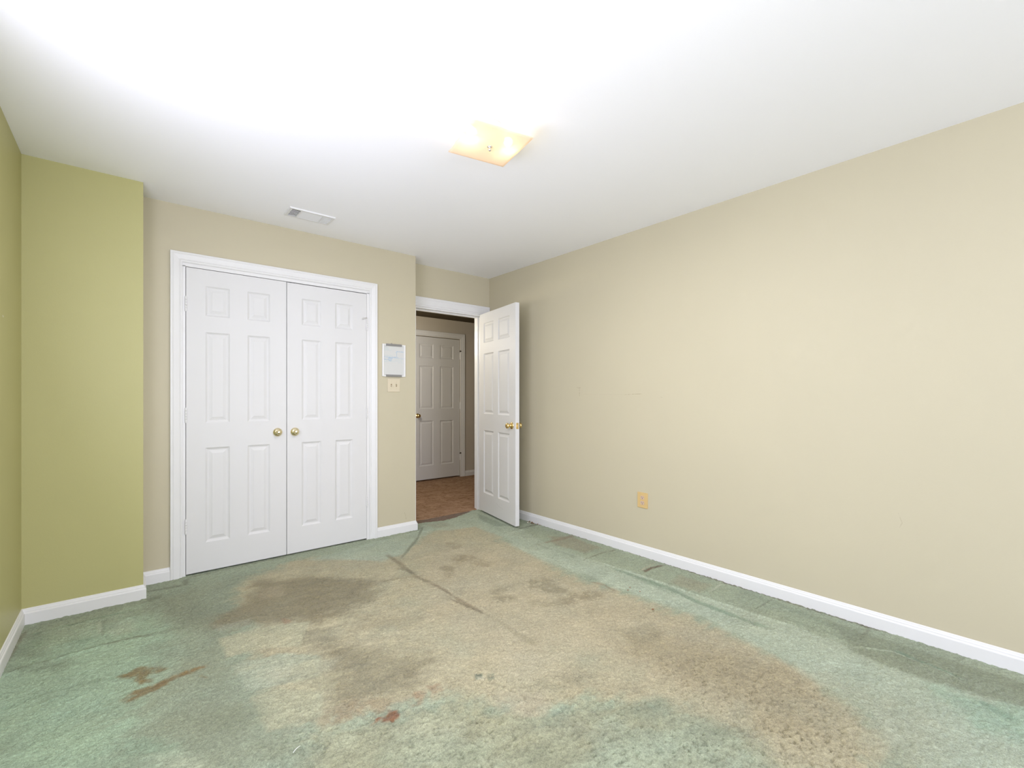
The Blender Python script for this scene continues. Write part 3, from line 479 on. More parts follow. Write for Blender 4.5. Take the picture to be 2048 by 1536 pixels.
#WEAR_END
CARPET_K = 1.02
STEP = 0.004
xs = np.arange(XL - 0.0, XR + 0.001, STEP)
ys = np.concatenate([np.arange(YB, -0.2, 0.05), np.arange(-0.2, YD + 0.06, STEP)])
GX, GY = np.meshgrid(xs, ys)
def sm(t): t = np.clip(t, 0, 1); return t*t*(3-2*t)
def seg_dist(x, y, pts):
    d = np.full_like(x, 1e9); tt = np.zeros_like(x); n = len(pts) - 1
    for i in range(n):
        ax, ay = pts[i]; bx, by = pts[i+1]; vx, vy = bx-ax, by-ay
        t = np.clip(((x-ax)*vx + (y-ay)*vy) / (vx*vx+vy*vy+1e-12), 0, 1)
        q = np.hypot(x-ax-t*vx, y-ay-t*vy); mk = q < d
        d = np.where(mk, q, d); tt = np.where(mk, (i + t) / n, tt)
    return d, tt
def poly_sd(x, y, pts):
    d, _ = seg_dist(x, y, pts + [pts[0]])
    ins = np.zeros(x.shape, bool); j = len(pts) - 1
    for i in range(len(pts)):
        xi, yi = pts[i]; xj, yj = pts[j]
        if yi != yj:
            ins ^= ((yi > y) != (yj > y)) & (x < (xj-xi)*(y-yi)/(yj-yi) + xi)
        j = i
    return np.where(ins, d, -d)
warp_x = vnoise(GX, GY, 5.0, 3, 6); warp_y = vnoise(GX, GY, 5.0, 53, 6)
fine = vnoise(GX, GY, 26.0, 71, 3)
streaky = vnoise(GX * 0.5, GY * 2.2, 7.0, 91, 3)
mott = vnoise(GX, GY, 9.0, 31, 4)
clump = vnoise(GX * 0.7 + GY * 0.35, GY * 1.5, 22.0, 131, 3)
COL = np.empty(GX.shape + (3,)); COL[:] = lin(BASE_SRGB)
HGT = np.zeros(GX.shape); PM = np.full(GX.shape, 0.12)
for kind, pts, rgb, op, soft, wv in WEAR:
    X = GX + warp_x * wv; Y = GY + warp_y * wv
    if kind == 'p':      # worn or faded patch, signed distance with a soft edge
        m = sm(poly_sd(X, Y, pts) / soft + 0.5 + min(1.0, max(0.15, soft / 0.1)) * (0.45 * streaky + 0.35 * fine))
    elif kind == 's':    # streak
        d, t = seg_dist(X, Y, pts); m = sm(1.15 - d / (soft * (1 + 0.6 * mott))) * sm(np.minimum(t, 1 - t) * 8 + 0.35) * sm(1.0 + 0.7 * fine + 0.3 * mott)
    elif kind == 'g':    # grubby stain: broken up
        m = sm(poly_sd(X, Y, pts) / soft + 0.6 + 0.5 * fine) * sm(0.95 + fine * 1.3)
    elif kind == 'r':    # ridge or wrinkle of the loose carpet (height in metres in rgb[0])
        d, t = seg_dist(X, Y, pts)
        HGT += rgb[0] * np.exp(-(d / soft) ** 2) * sm(np.minimum(t, 1 - t) * 6 + 0.1) * op
        continue
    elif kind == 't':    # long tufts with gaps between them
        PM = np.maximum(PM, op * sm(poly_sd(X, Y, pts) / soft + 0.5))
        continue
    elif kind == 'm':    # matted pile: clumps
        m = (op * sm(poly_sd(X, Y, pts) / soft + 0.5))
        COL *= (1 + m * clump)[..., None]
        continue
    m = (m * op * np.clip(1 + 0.25 * mott, 0.6, 1.25)).clip(0, 1)[..., None]
    COL = COL * (1 - m) + np.array(lin(rgb)) * m
# heathered mottling of the whole pile; pits add painted shade between tufts
yarn = vnoise(GX * 0.8 + GY * 0.25, GY * 1.15, 85.0, 7, 2); yarn2 = vnoise(GX, GY, 48.0, 47, 2)
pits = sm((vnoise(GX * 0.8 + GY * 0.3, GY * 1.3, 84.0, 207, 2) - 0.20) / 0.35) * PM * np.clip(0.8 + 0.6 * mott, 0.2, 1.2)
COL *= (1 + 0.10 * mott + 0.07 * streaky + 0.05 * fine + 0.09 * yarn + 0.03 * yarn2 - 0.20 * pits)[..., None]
COL[..., 0] *= 1 + 0.035 * warp_x; COL[..., 2] *= 1 - 0.04 * warp_x
COL = (COL * CARPET_K).clip(0, 1)
tuft = vnoise(GX * 0.8 + GY * 0.25, GY * 1.15, 85.0, 7, 2)
lump = vnoise(GX + 0.01 * warp_y, GY * 1.3, 34.0, 17, 2)
HGT += 0.0042 * tuft + 0.0020 * lump - 0.0075 * pits + 0.004 * warp_x * 0.5
HGT += -0.004
ny, nx = GX.shape
me = bpy.data.meshes.new('floor')
V = np.stack([GX, GY, HGT], -1).reshape(-1, 3).astype(np.float32)
me.vertices.add(len(V)); me.vertices.foreach_set('co', V.ravel())
ii = np.arange(ny * nx).reshape(ny, nx)
Q = np.stack([ii[:-1, :-1], ii[:-1, 1:], ii[1:, 1:], ii[1:, :-1]], -1).reshape(-1, 4).astype(np.int32)
me.loops.add(Q.size); me.loops.foreach_set('vertex_index', Q.ravel())
me.polygons.add(len(Q)); me.polygons.foreach_set('loop_start', np.arange(0, Q.size, 4, dtype=np.int32))
me.update(calc_edges=True)
me.polygons.foreach_set('use_smooth', np.ones(len(Q), bool))
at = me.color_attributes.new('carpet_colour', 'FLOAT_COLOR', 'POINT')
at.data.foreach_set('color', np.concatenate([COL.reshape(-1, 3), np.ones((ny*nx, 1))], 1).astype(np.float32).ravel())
mc = M('worn_green_carpet', (0.3, 0.32, 0.25), 1.0, spec=0.05)
mc.b.inputs['Sheen Weight'].default_value = 0.15; mc.b.inputs['Sheen Roughness'].default_value = 0.6
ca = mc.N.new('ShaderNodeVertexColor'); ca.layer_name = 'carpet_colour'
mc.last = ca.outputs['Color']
sp = mc.noise(260, 3, 0.7); tf = mc.noise(110, 2, 0.6)
spk = mc.math('ADD', mc.mapr(sp, 0.3, 0.7, -0.30, 0.30), mc.mapr(tf, 0.3, 0.7, 0.84, 1.16))
cmb = mc.N.new('ShaderNodeCombineColor')
for i in range(3): mc.L.new(spk, cmb.inputs[i])
mc.mix(1.0, cmb.outputs[0], 'MULTIPLY')
mc.bump(mc.math('ADD', sp, mc.math('MULTIPLY', tf, 1.5)), 0.8, 0.004)
me.materials.append(mc.m)
fo = bpy.data.objects.new('floor', me); C.objects.link(fo)
tag(fo, 'worn sage green carpet with tan traffic wear and brown stains', 'floor', None, 'structure')

mh = M('brown_hall_carpet', lin((166, 136, 110)), 1.0, spec=0.05)
mh.mix(mh.mapr(mh.noise(5, 4, 0.65), 0.35, 0.65, 0, 1), lin((148, 118, 92)))
mh.mix(mh.mapr(mh.noise(11, 4, 0.7), 0.5, 0.68, 0, 0.8), lin((182, 152, 124)))
mh.mix(mh.mapr(mh.noise(17, 4, 0.7), 0.52, 0.66, 0, 0.8), lin((118, 88, 64)))
mh.bump(mh.noise(200, 3, 0.7), 0.6, 0.004)
b = bmesh.new(); box(b, (XC, YD + 0.05, -0.05), (5.5, 8.0, -0.001))
struct('floor_hall', b, mh, 'brown carpet of the hallway beyond the doorway', 'floor')
b = bmesh.new(); box(b, (XG, YD + 0.055, -0.05), (XC - 0.11, YG + 1.09, -0.004))
struct('floor_closet', b, mh, 'carpet inside the closed closet', 'floor')

# ------------------------------------------------------------------ baseboards, casings, jambs
BBP = [(0, -0.03), (0.0140, -0.03), (0.0140, 0.052), (0.0125, 0.056), (0.0090, 0.059), (0.0085, 0.064), (0.0060, 0.069), (0.0045, 0.075), (0, 0.078)]
UP = (0, 0, 1)
def baseboard(name, path, label):
    bm = bmesh.new(); sweep(bm, [(p, o, UP) for p, o in path], BBP)
    return struct(name, bm, m_trim, label, 'baseboard')
baseboard('baseboard_left', [((XL, YB, 0), (1, 0, 0)), ((XL, YG, 0), (1, -1, 0))], 'white baseboard along the olive green wall at the left edge')
baseboard('baseboard_corner', [((XL, YG, 0), (1, -1, 0)), ((XG, YG, 0), (1, -1, 0)), ((XG, YC, 0), (1, -1, 0))], 'white baseboard under the boxed-out green wall')
baseboard('baseboard_closet_left', [((XG, YC, 0), (1, -1, 0)), ((0.204, YC, 0), (0, -1, 0))], 'short white baseboard between green corner and closet casing')
baseboard('baseboard_closet_right', [((1.604, YC, 0), (0, -1, 0)), ((XC, YC, 0), (1, -1, 0)), ((XC, YD, 0), (1, 0, 0))], 'short white baseboard below the light switch')
baseboard('baseboard_back', [((2.9365, YD, 0), (0, -1, 0)), ((XR, YD, 0), (-1, -1, 0))], 'tiny white baseboard behind the open door')
baseboard('baseboard_right', [((XR, YD, 0), (-1, -1, 0)), ((XR, YB, 0), (-1, 0, 0))], 'long white baseboard under the bare beige right wall')
baseboard('baseboard_hall', [((HD1 + 0.075, HY, 0), (0, -1, 0)), ((4.045, HY, 0), (0, -1, 0))], 'dim white baseboard at the hallway wall end')

# casing profile: (across from inner edge to outer edge, thickness)
def casing_prof(w):
    return [(0, 0), (0, 0.008), (0.004, 0.011), (0.16*w, 0.011), (0.22*w, 0.0085), (0.30*w, 0.0115), (0.62*w, 0.0160), (0.72*w, 0.0170), (0.80*w, 0.0150), (0.86*w, 0.0175), (0.97*w, 0.0175), (w, 0.0150), (w, 0)]
def casing(bm, y, xi0, xi1, zt, w, legs=(True, True), wr=None, zb=0.0):
    """mitred door casing on a wall facing -Y; xi0/xi1/zt inner edges"""
    P = casing_prof(w)
    def ring(x, z, dx, dz): return [bm.verts.new((x + dx * a, y - t, z + dz * a)) for a, t in P]
    rings = []
    if legs[0]: rings.append(ring(xi0, zb, -1, 0))
    rings.append(ring(xi0, zt, -1 if legs[0] else 0, 1)); rings.append(ring(xi1, zt, 1 if legs[1] else 0, 1))
    if legs[1]: rings.append(ring(xi1, zb, 1, 0))
    n = len(P)
    for a, c in zip(rings[:-1], rings[1:]):
        for k in range(n):
            k2 = (k + 1) % n
            bm.faces.new([a[k], a[k2], c[k2], c[k]])
    bm.faces.new(rings[0]); bm.faces.new(rings[-1][::-1])
b = bmesh.new(); casing(b, YC, 0.268, 1.537, 2.066, 0.066, zb=-0.02)
struct('trim_1', b, m_trim, 'white moulded casing framing the closet double doors', 'door trim')
b = bmesh.new()      # closet jamb + stop
box(b, (CX0, YC - 0.001, -0.03), (0.2845, YC + 0.11, 2.046)); box(b, (1.5150, YC - 0.001, -0.03), (CX1, YC + 0.11, 2.046)); box(b, (CX0, YC - 0.001, 2.042), (CX1, YC + 0.11, 2.0739))
box(b, (0.2845, YC + 0.045, -0.03), (0.296, YC + 0.08, 2.042)); box(b, (1.5035, YC + 0.045, -0.03), (1.5150, YC + 0.08, 2.042)); box(b, (0.296, YC + 0.045, 2.030), (1.5035, YC + 0.08, 2.042))
struct('trim_2', b, m_trim, 'white jamb around the closet doors', 'door trim')
b = bmesh.new()      # doorway casing: left leg squeezed into the corner, header, right leg behind the open door
casing(b, YD, DX0 + 0.004, DX1 - 0.003, DH - 0.004, 0.092, (True, True), zb=-0.02)
for v in b.verts:
    if v.co.z > DH + 0.03: pass
struct('trim_3', b, m_trim, 'white casing over the open hallway doorway', 'door trim')
b = bmesh.new()
box(b, (DX0, YD - 0.001, -0.03), (DX0 + 0.018, YD + 0.116, DH - 0.0005)); box(b, (DX1 - 0.018, YD - 0.001, -0.03), (DX1, YD + 0.116, DH - 0.0005)); box(b, (DX0 + 0.018, YD - 0.001, DH - 0.018), (DX1 - 0.018, YD + 0.116, DH - 0.0005))
box(b, (DX0 + 0.018, YD + 0.045, -0.03), (DX0 + 0.029, YD + 0.08, DH - 0.018)); box(b, (DX1 - 0.029, YD + 0.045, -0.03), (DX1 - 0.018, YD + 0.08, DH - 0.018)); box(b, (DX0 + 0.029, YD + 0.045, DH - 0.029), (DX1 - 0.029, YD + 0.08, DH - 0.018))
struct('trim_4', b, m_trim, 'white jamb of the open hallway doorway', 'door trim')
b = bmesh.new(); casing(b, HY, HD0 + 0.004, HD1 - 0.004, HDH + 0.004, 0.075, zb=-0.02)
struct('trim_5', b, m_trim, 'dim white casing around the closed hallway door', 'door trim')

# ------------------------------------------------------------------ six-panel doors
RINGS = [(0.0, 0.0), (0.003, 0.0022), (0.008, 0.0062), (0.014, 0.0085), (0.019, 0.0088), (0.036, 0.0035), (0.039, 0.0022)]
ZR = [(0.192, 0.830), (0.998, 1.611), (1.720, 1.922)]
def panel_door(w, h, t, xr, zr):
    """slab 0..w, 0..t, 0..h with six raised panels moulded into both faces; front faces -Y"""
    bm = bmesh.new()
    X = sorted({0, w, *[v for r in xr for v in r]}); Z = sorted({0, h, *[v for r in zr for v in r]})
    for side in (0, 1):
        y0 = 0.0 if side == 0 else t; s = 1 if side == 0 else -1
        cache = {}
        def vert(x, z, d=0.0):
            k = (round(x, 6), round(z, 6), round(d, 6))
            if k not in cache: cache[k] = bm.verts.new((x, y0 + s * d, z))
            return cache[k]
        for i in range(len(X) - 1):
            for j in range(len(Z) - 1):
                x0, x1, z0, z1 = X[i], X[i+1], Z[j], Z[j+1]
                ispan = (x0, x1) in xr and (z0, z1) in zr
                if not ispan:
                    bm.faces.new([vert(x0, z0), vert(x1, z0), vert(x1, z1), vert(x0, z1)]); continue
                prev = None
                for off, dep in RINGS:
                    c = [vert(x0+off, z0+off, dep), vert(x1-off, z0+off, dep), vert(x1-off, z1-off, dep), vert(x0+off, z1-off, dep)]
                    if prev:
                        for k in range(4): bm.faces.new([prev[k], prev[(k+1)%4], c[(k+1)%4], c[k]])
                    prev = c
                bm.faces.new(prev)
    # rim
    def loop(y): return [(0, y, 0), (w, y, 0), (w, y, h), (0, y, h)]
    def find(p):
        return min((v for v in bm.verts), key=lambda v: (v.co - Vector(p)).length)
    def edgeverts(y, axis, val):
        out = [v for v in bm.verts if abs(v.co.y - y) < 1e-6 and abs((v.co.x if axis == 'x' else v.co.z) - val) < 1e-6]
        return sorted(out, key=lambda v: v.co.z if axis == 'x' else v.co.x)
    for ax, val in (('x', 0), ('x', w), ('z', 0), ('z', h)):
        a = edgeverts(0.0, ax, val); c = edgeverts(t, ax, val)
        for k in range(len(a) - 1): bm.faces.new([a[k], a[k+1], c[k+1], c[k]])
    return bm

def hinge_bm(z, x=0.0, y=-0.005, L=0.092, r=0.0062):
    bm = bmesh.new(); g = L / 5
    for k in range(5):
        lathe(bm, [(0.0006, r * 0.9), (0.0016, r), (g - 0.0016, r), (g - 0.0006, r * 0.9)], (x, y, z - L/2 + k * g), (0, 0, 1), 16)
    lathe(bm, [(0, r*0.7), (0.003, r*0.9), (0.006, r*0.4), (0.007, 0)], (x, y, z + L/2 - 0.001), (0, 0, 1), 16)
    lathe(bm, [(0, r*0.7), (0.003, r*0.9), (0.006, r*0.4), (0.007, 0)], (x, y, z - L/2 + 0.001), (0, 0, -1), 16)
    return bm

KNOB = [(0, 0.0325), (0.002, 0.0325), (0.006, 0.0300), (0.009, 0.0230), (0.011, 0.0150), (0.013, 0.0115), (0.024, 0.0105), (0.030, 0.0130), (0.034, 0.0190), (0.040, 0.0245), (0.047, 0.0262), (0.054, 0.0245), (0.059, 0.0180), (0.0615, 0.0090), (0.062, 0)]
DUMMY = [(0, 0.0310), (0.003, 0.0318), (0.007, 0.0300), (0.012, 0.0250), (0.016, 0.0170), (0.019, 0.0115), (0.024, 0.0090), (0.031, 0.0100), (0.034, 0.0135), (0.038, 0.0160), (0.043, 0.0168), (0.048, 0.0155), (0.052, 0.0110), (0.0545, 0.0050), (0.055, 0)]
def knob(parent, name, loc, axis, prof, mat):
    k = bmesh.new(); lathe(k, [p for p in prof if p[0] <= 0.0245], loc, axis, 40)
    ro = obj(name, k, mat, parent, True)
    g = bmesh.new(); cut = [p for p in prof if p[0] >= 0.0235]; lathe(g, cut, loc, axis, 40)
    obj('knob_grip', g, mat, ro, True)
    return ro

DW = 0.611
xr1 = [(0.107, 0.249), (0.357, 0.501)]
xr2 = [(0.104, 0.246), (0.355, 0.496)]
# closet, left leaf
d1 = empty('door_1', (0.2875, YC - 0.0005, 0.007))
tag(d1, 'left white six-panel closet door with brass knob', 'door', 'closet double doors', 'structure')
obj('door_panel', panel_door(DW, 2.031, 0.035, xr1, ZR), m_door.m, d1)
knob(d1, 'door_knob', (0.551, 0, 0.914), (0, -1, 0), DUMMY, m_brass_p.m)
for z in (1.788, 1.052, 0.316): obj('hinge', hinge_bm(z, -0.0015), m_trim.m, d1, True)
# closet, right leaf
d2 = empty('door_2', (0.9025, YC - 0.0005, 0.007))
tag(d2, 'right white six-panel closet door with brass knob', 'door', 'closet double doors', 'structure')
obj('door_panel', panel_door(DW, 2.029, 0.035, xr2, ZR), m_door.m, d2)
knob(d2, 'door_knob', (0.055, 0, 0.912), (0, -1, 0), DUMMY, m_brass_p.m)
for z in (1.775, 1.045, 0.310): obj('hinge', hinge_bm(z, DW + 0.0015), m_trim.m, d2, True)
b = bmesh.new(); tube(b, [(0.611, -0.010, 1.830), (0.598, -0.020, 1.828), (0.575, -0.024, 1.820)], 0.0032, 8); lathe(b, [(0, 0.006), (0.010, 0.006)], (0.578, -0.018, 1.821), (-0.5, -1, -0.1), 12)
tag(obj('hinge_stop', b, m_steel.m, d2, True), 'small pinkish grey door stop arm')
# ball catch at the top of the gap
b = bmesh.new(); box(b, (0.012, 0.004, 2.0292), (0.034, 0.028, 2.0335)); box(b, (0.042, 0.004, 2.0292), (0.056, 0.028, 2.0330))
obj('catch', b, m_dark, d2)

# open bedroom door
hx, hy = 2.800, 3.878; fx, fy = 2.671, 3.152
ang = math.atan2(hy - fy, hx - fx)            # local +x runs from the free edge to the hinge: flip below
W3 = 0.737
d3 = empty('door_3', (fx, fy, 0.014), ang)    # local x: free edge -> hinge, local -y points away from the camera side
d3_t = 0.040
xr3 = [(0.110, 0.333), (0.430, 0.645)]
bm = panel_door(W3, 2.022, d3_t, xr3, ZR)
for v in bm.verts: v.co.y = d3_t - v.co.y - d3_t      # slab occupies y in [-t, 0]; visible face y = 0 side
m_door_s.mark((0.365, 0.0, 0.138), (0.335, 0.0, 0.118), 0.0035, (0.30, 0.29, 0.28), 0.9, 40)
m_door_s.mark((0.335, 0.0, 0.118), (0.240, 0.0, 0.105), 0.0022, (0.40, 0.39, 0.38), 0.7, 40)
obj('door_panel', bm, m_door_s.m, d3)
tag(d3, 'white six-panel door standing open into the room against the beige wall', 'door', None, 'structure')
knob(d3, 'door_knob', (0.066, 0.0, 0.906), (0, 1, 0), KNOB, m_brass.m)
knob(d3, 'door_knob', (0.066, -d3_t, 0.906), (0, -1, 0), KNOB, m_brass.m)
b = bmesh.new(); box(b, (-0.0012, -d3_t/2 - 0.0125, 0.878), (0.001, -d3_t/2 + 0.0125, 0.934), 0.0004, 1); box(b, (-0.010, -d3_t/2 - 0.006, 0.898), (0.0, -d3_t/2 + 0.006, 0.914), 0.001, 1)
obj('latch', b, m_brass.m, d3)
for z in (1.80, 1.04, 0.25): obj('hinge', hinge_bm(z, W3 + 0.006, -d3_t - 0.004), m_trim.m, d3, True)

# closed hallway door
d4 = empty('door_4', (HD0 + 0.006, HY + 0.012, 0.018))
tag(d4, 'closed white six-panel door in the dim hallway', 'door', None, 'structure')
W4 = HD1 - HD0 - 0.012
obj('door_panel', panel_door(W4, 2.020, 0.035, [(0.112, 0.338), (0.447, 0.673)], ZR), m_door.m, d4)
knob(d4, 'door_knob', (0.083, 0, 0.905), (0, -1, 0), KNOB, m_brass.m)
for z in (1.78, 1.04, 0.28): obj('hinge', hinge_bm(z, W4 + 0.002, -0.006), m_trim.m, d4, True)
for z in (1.85, 0.335):
    b = bmesh.new(); tube(b, [(W4 + 0.002, -0.010, z), (W4 - 0.012, -0.030, z), (W4 - 0.028, -0.040, z - 0.004)], 0.005, 8); lathe(b, [(0, 0.010), (0.008, 0.011), (0.016, 0.009)], (W4 + 0.002, -0.022, z - 0.008), (0, 0, 1), 12)
    obj('hinge_stop', b, m_slot.m, d4, True)

# ------------------------------------------------------------------ whiteboard
wb = empty('whiteboard', (1.7545, YC, 1.357))
tag(wb, 'small white dry-erase board with blue handwriting hung above the light switch', 'whiteboard')
b = bmesh.new(); box(b, (-0.092, -0.007, 0.002), (0.092, -0.001, 0.276)); obj('writing_surface', b, m_board.m, wb)
b = bmesh.new()
for s in (-1, 1): box(b, (s*0.107 if s < 0 else 0.092, -0.013, 0.0), (-0.092 if s < 0 else 0.107, -0.0005, 0.278), 0.003, 2)
box(b, (-0.093, -0.012, 0.0), (0.093, -0.0005, 0.010), 0.001, 1); box(b, (-0.093, -0.012, 0.268), (0.093, -0.0005, 0.278), 0.001, 1)
obj('frame', b, m_white.m, wb)
for z, x in ((0.0, -0.002), (0.264, -0.001)):
    b = bmesh.new(); box(b, (-0.073 + x, -0.0155, z - 0.0015), (0.073 + x, -0.0005, z + 0.017), 0.002, 2); obj('clip', b, m_clip.m, wb)
random.seed(4)
def scribble(bm, x0, x1, z, amp, n, r, slope=0.0):
    """a line of joined-up handwriting"""
    x = x0
    while x < x1 - 0.004:
        L = min(random.uniform(0.012, 0.026), x1 - x); pts = []
        k = max(6, int(L / 0.0009))
        ph = random.uniform(0, 6)
        for i in range(k + 1):
            t = i / k; a = t * L / 0.0042 * 2 * PI + ph
            pts.append((x + t * L + 0.0011 * math.cos(a), -0.0073, z + slope * (x + t * L - x0) + amp * math.sin(a) * (0.6 + 0.4 * math.sin(a * 0.37 + ph)) + 0.0012 * math.sin(t * 5)))
        tube(bm, pts, r, 5); x += L + random.uniform(0.003, 0.007)
def rule(bm, p, q, r): tube(bm, [(p[0], -0.0072, p[1]), ((p[0]+q[0])/2, -0.0072, (p[1]+q[1])/2 + 0.0006), (q[0], -0.0072, q[1])], r, 5)
b = bmesh.new()
scribble(b, 0.028, 0.090, 0.218, 0.0036, 0, 0.00075, -0.02)
scribble(b, -0.090, 0.018, 0.170, 0.0028, 0, 0.0006, -0.03)
scribble(b, -0.090, -0.012, 0.146, 0.0036, 0, 0.00085, 0.0)
scribble(b, -0.052, -0.014, 0.158, 0.0038, 0, 0.0009, 0.0)
scribble(b, -0.048, -0.018, 0.137, 0.0030, 0, 0.0008, 0.0)
scribble(b, 0.000, 0.045, 0.168, 0.0026, 0, 0.0006, 0.0)
rule(b, (0.026, 0.214), (0.026, 0.172), 0.0007); rule(b, (0.016, 0.204), (0.030, 0.222), 0.0007); rule(b, (-0.090, 0.162), (0.090, 0.160), 0.0006)
obj('blue_handwriting', b, m_ink.m, wb)
b = bmesh.new()
for z, x0, x1 in ((0.247, -0.088, -0.050), (0.236, -0.090, -0.040), (0.226, -0.088, -0.020), (0.180, -0.088, -0.010), (0.152, 0.010, 0.088), (0.138, 0.012, 0.080), (0.127, -0.088, -0.060), (0.122, 0.040, 0.088)):
    scribble(b, x0, x1, z, 0.0022, 0, 0.0005)
rule(b, (-0.090, 0.132), (0.010, 0.130), 0.0005)
obj('teal_handwriting', b, m_ink2.m, wb)
b = bmesh.new(); scribble(b, -0.086, -0.062, 0.256, 0.0032, 0, 0.0007); obj('grey_handwriting', b, m_inkg.m, wb)
b = bmesh.new(); lathe(b, [(0, 0.0035), (0.006, 0.0035), (0.009, 0.002), (0.0095, 0)], (-0.020, -0.001, 0.285), (0, -1, 0), 12); obj('hanging_nail', b, m_steel.m, wb, True)

# ------------------------------------------------------------------ light switch (two-gang toggle)
sw = empty('light_switch', (1.7545, YC, 1.2825))
tag(sw, 'ivory double toggle light switch plate below the whiteboard', 'light switch')
b = bmesh.new(); box(b, (-0.0575, -0.006, -0.0575), (0.0575, -0.0003, 0.0575), 0.003, 3); obj('cover_plate', b, m_ivory.m, sw)
for x, up in ((-0.023, -1), (0.023, 1)):
    b = bmesh.new(); box(b, (x - 0.0052, -0.0066, -0.012), (x + 0.0052, -0.0050, 0.012)); obj('toggle_slot', b, m_tog.m, sw)
    b = bmesh.new(); box(b, (x - 0.0040, -0.019, -0.0042), (x + 0.0040, -0.004, 0.0042), 0.0015, 2)
    for v in b.verts: v.co.z += (-v.co.y - 0.004) * 0.75 * up
    obj('toggle', b, m_ivory.m, sw)
    for z in (-0.030, 0.030):
        b = bmesh.new(); lathe(b, [(0, 0.0032), (0.0012, 0.0030), (0.0018, 0.0)], (x, -0.0055, z), (0, -1, 0), 14); obj('screw', b, m_ivory.m, sw, True)

# ------------------------------------------------------------------ outlet on the right wall
ot = empty('wall_outlet', (XR, 1.998, 0.412), -PI / 2)    # local -y faces into the room (-x)
tag(ot, 'yellowed duplex electrical outlet on the bare beige wall', 'outlet')
b = bmesh.new(); box(b, (-0.044, -0.0065, -0.0575), (0.044, -0.0003, 0.0575), 0.003, 3); obj('cover_plate', b, m_almond.m, ot)
for z in (-0.0195, 0.0195):
    b = bmesh.new(); n = 28; vs0 = []; vs1 = []
    for k in range(n):
        a = 2*PI*k/n; x = max(-0.0172, min(0.0172, 0.0185 * math.cos(a))); zz = max(-0.0140, min(0.0140, 0.0175 * math.sin(a)))
        vs0.append(b.verts.new((x, -0.005, z + zz))); vs1.append(b.verts.new((x * 0.97, -0.0088, z + zz * 0.97)))
    for k in range(n): b.faces.new([vs0[k], vs0[(k+1)%n], vs1[(k+1)%n], vs1[k]])
    b.faces.new(vs1); b.faces.new(vs0[::-1])
    r = obj('receptacle', b, m_pinkish.m, ot)
    b = bmesh.new()
    box(b, (-0.0078, -0.0092, z - 0.0010), (-0.0052, -0.0080, z + 0.0085)); box(b, (0.0052, -0.0092, z - 0.0002), (0.0078, -0.0080, z + 0.0078))
    lathe(b, [(0, 0.0028), (0.0012, 0.0028)], (0, -0.0080, z - 0.0075), (0, -1, 0), 12)
    obj('slots', b, m_slot.m, r)
b = bmesh.new(); lathe(b, [(0, 0.0032), (0.0012, 0.0030), (0.0018, 0.0)], (0, -0.0062, 0), (0, -1, 0), 14); obj('screw', b, m_almond.m, ot, True)

# ------------------------------------------------------------------ ceiling air vent
vt = empty('ceiling_vent', (0.964, 3.345, ZC))
tag(vt, 'white louvred air register set in the ceiling in front of the closet', 'air vent')
vw, vd, ins = 0.150, 0.085, 0.020
b = bmesh.new()
def ringbox(bm, w, d, w2, d2, z0, z1, zi):
    o0 = [bm.verts.new(p) for p in ((-w,-d,z0),(w,-d,z0),(w,d,z0),(-w,d,z0))]
    o1 = [bm.verts.new(p) for p in ((-w+.004,-d+.004,z1),(w-.004,-d+.004,z1),(w-.004,d-.004,z1),(-w+.004,d-.004,z1))]
    i1 = [bm.verts.new(p) for p in ((-w2,-d2,z1),(w2,-d2,z1),(w2,d2,z1),(-w2,d2,z1))]
    i0 = [bm.verts.new(p) for p in ((-w2,-d2,zi),(w2,-d2,zi),(w2,d2,zi),(-w2,d2,zi))]
    for A, B in ((o0, o1), (o1, i1), (i1, i0)):
        for k in range(4): bm.faces.new([A[k], A[(k+1)%4], B[(k+1)%4], B[k]])
ringbox(b, vw, vd, vw - ins, vd - ins, -0.0003, -0.009, -0.0003)
for x in (-0.072, 0.072): box(b, (x - 0.003, -vd + ins, -0.0088), (x + 0.003, vd - ins, -0.001))
obj('frame', b, m_ventw.m, vt)
b = bmesh.new(); box(b, (-vw + ins, -vd + ins, -0.0016), (vw - ins, vd - ins, -0.0006)); obj('duct_opening', b, m_slot.m, vt)
def slat(bm, p, q, wd, tilt, th=0.0008, zc=-0.0052):
    """thin angled blade from p to q"""
    p = Vector((*p, zc)); q = Vector((*q, zc)); t = (q - p).normalized(); s = Vector((-t.y, t.x, 0))
    a = s * math.cos(tilt) + Vector((0, 0, 1)) * math.sin(tilt); n = t.cross(a)
    vs = []
    for c in (p, q):
        for u, v in ((-1, -1), (1, -1), (1, 1), (-1, 1)): vs.append(bm.verts.new(c + a * (wd/2*u) + n * (th/2*v)))
    for f in ((0,1,2,3),(7,6,5,4),(0,4,5,1),(1,5,6,2),(2,6,7,3),(3,7,4,0)): bm.faces.new([vs[i] for i in f])
b = bmesh.new()
for k in range(15):
    y = -0.061 + k * 0.0087; slat(b, (-0.069, y), (0.069, y), 0.0098, -0.42)
obj('centre_louvres', b, m_ventw.m, vt)
for s in (-1, 1):
    b = bmesh.new()
    for k in range(6):
        x = s * (0.079 + k * 0.0100); slat(b, (x, -0.064), (x, 0.064), 0.0066 if s < 0 else 0.0092, -1.0 if s < 0 else 0.15)
    for y in (-0.043, -0.021, 0.0, 0.021, 0.043): box(b, (min(s*0.075, s*0.130), y - 0.0018, -0.0088), (max(s*0.075, s*0.130), y + 0.0018, -0.0060))
    obj('side_louvres', b, m_ventw.m, vt)
for x in (-0.141, 0.141):
    b = bmesh.new(); lathe(b, [(0, 0.004), (0.0015, 0.0035), (0.002, 0)], (x, 0, -0.0088), (0, 0, -1), 12); obj('screw', b, m_ventw.m, vt, True)

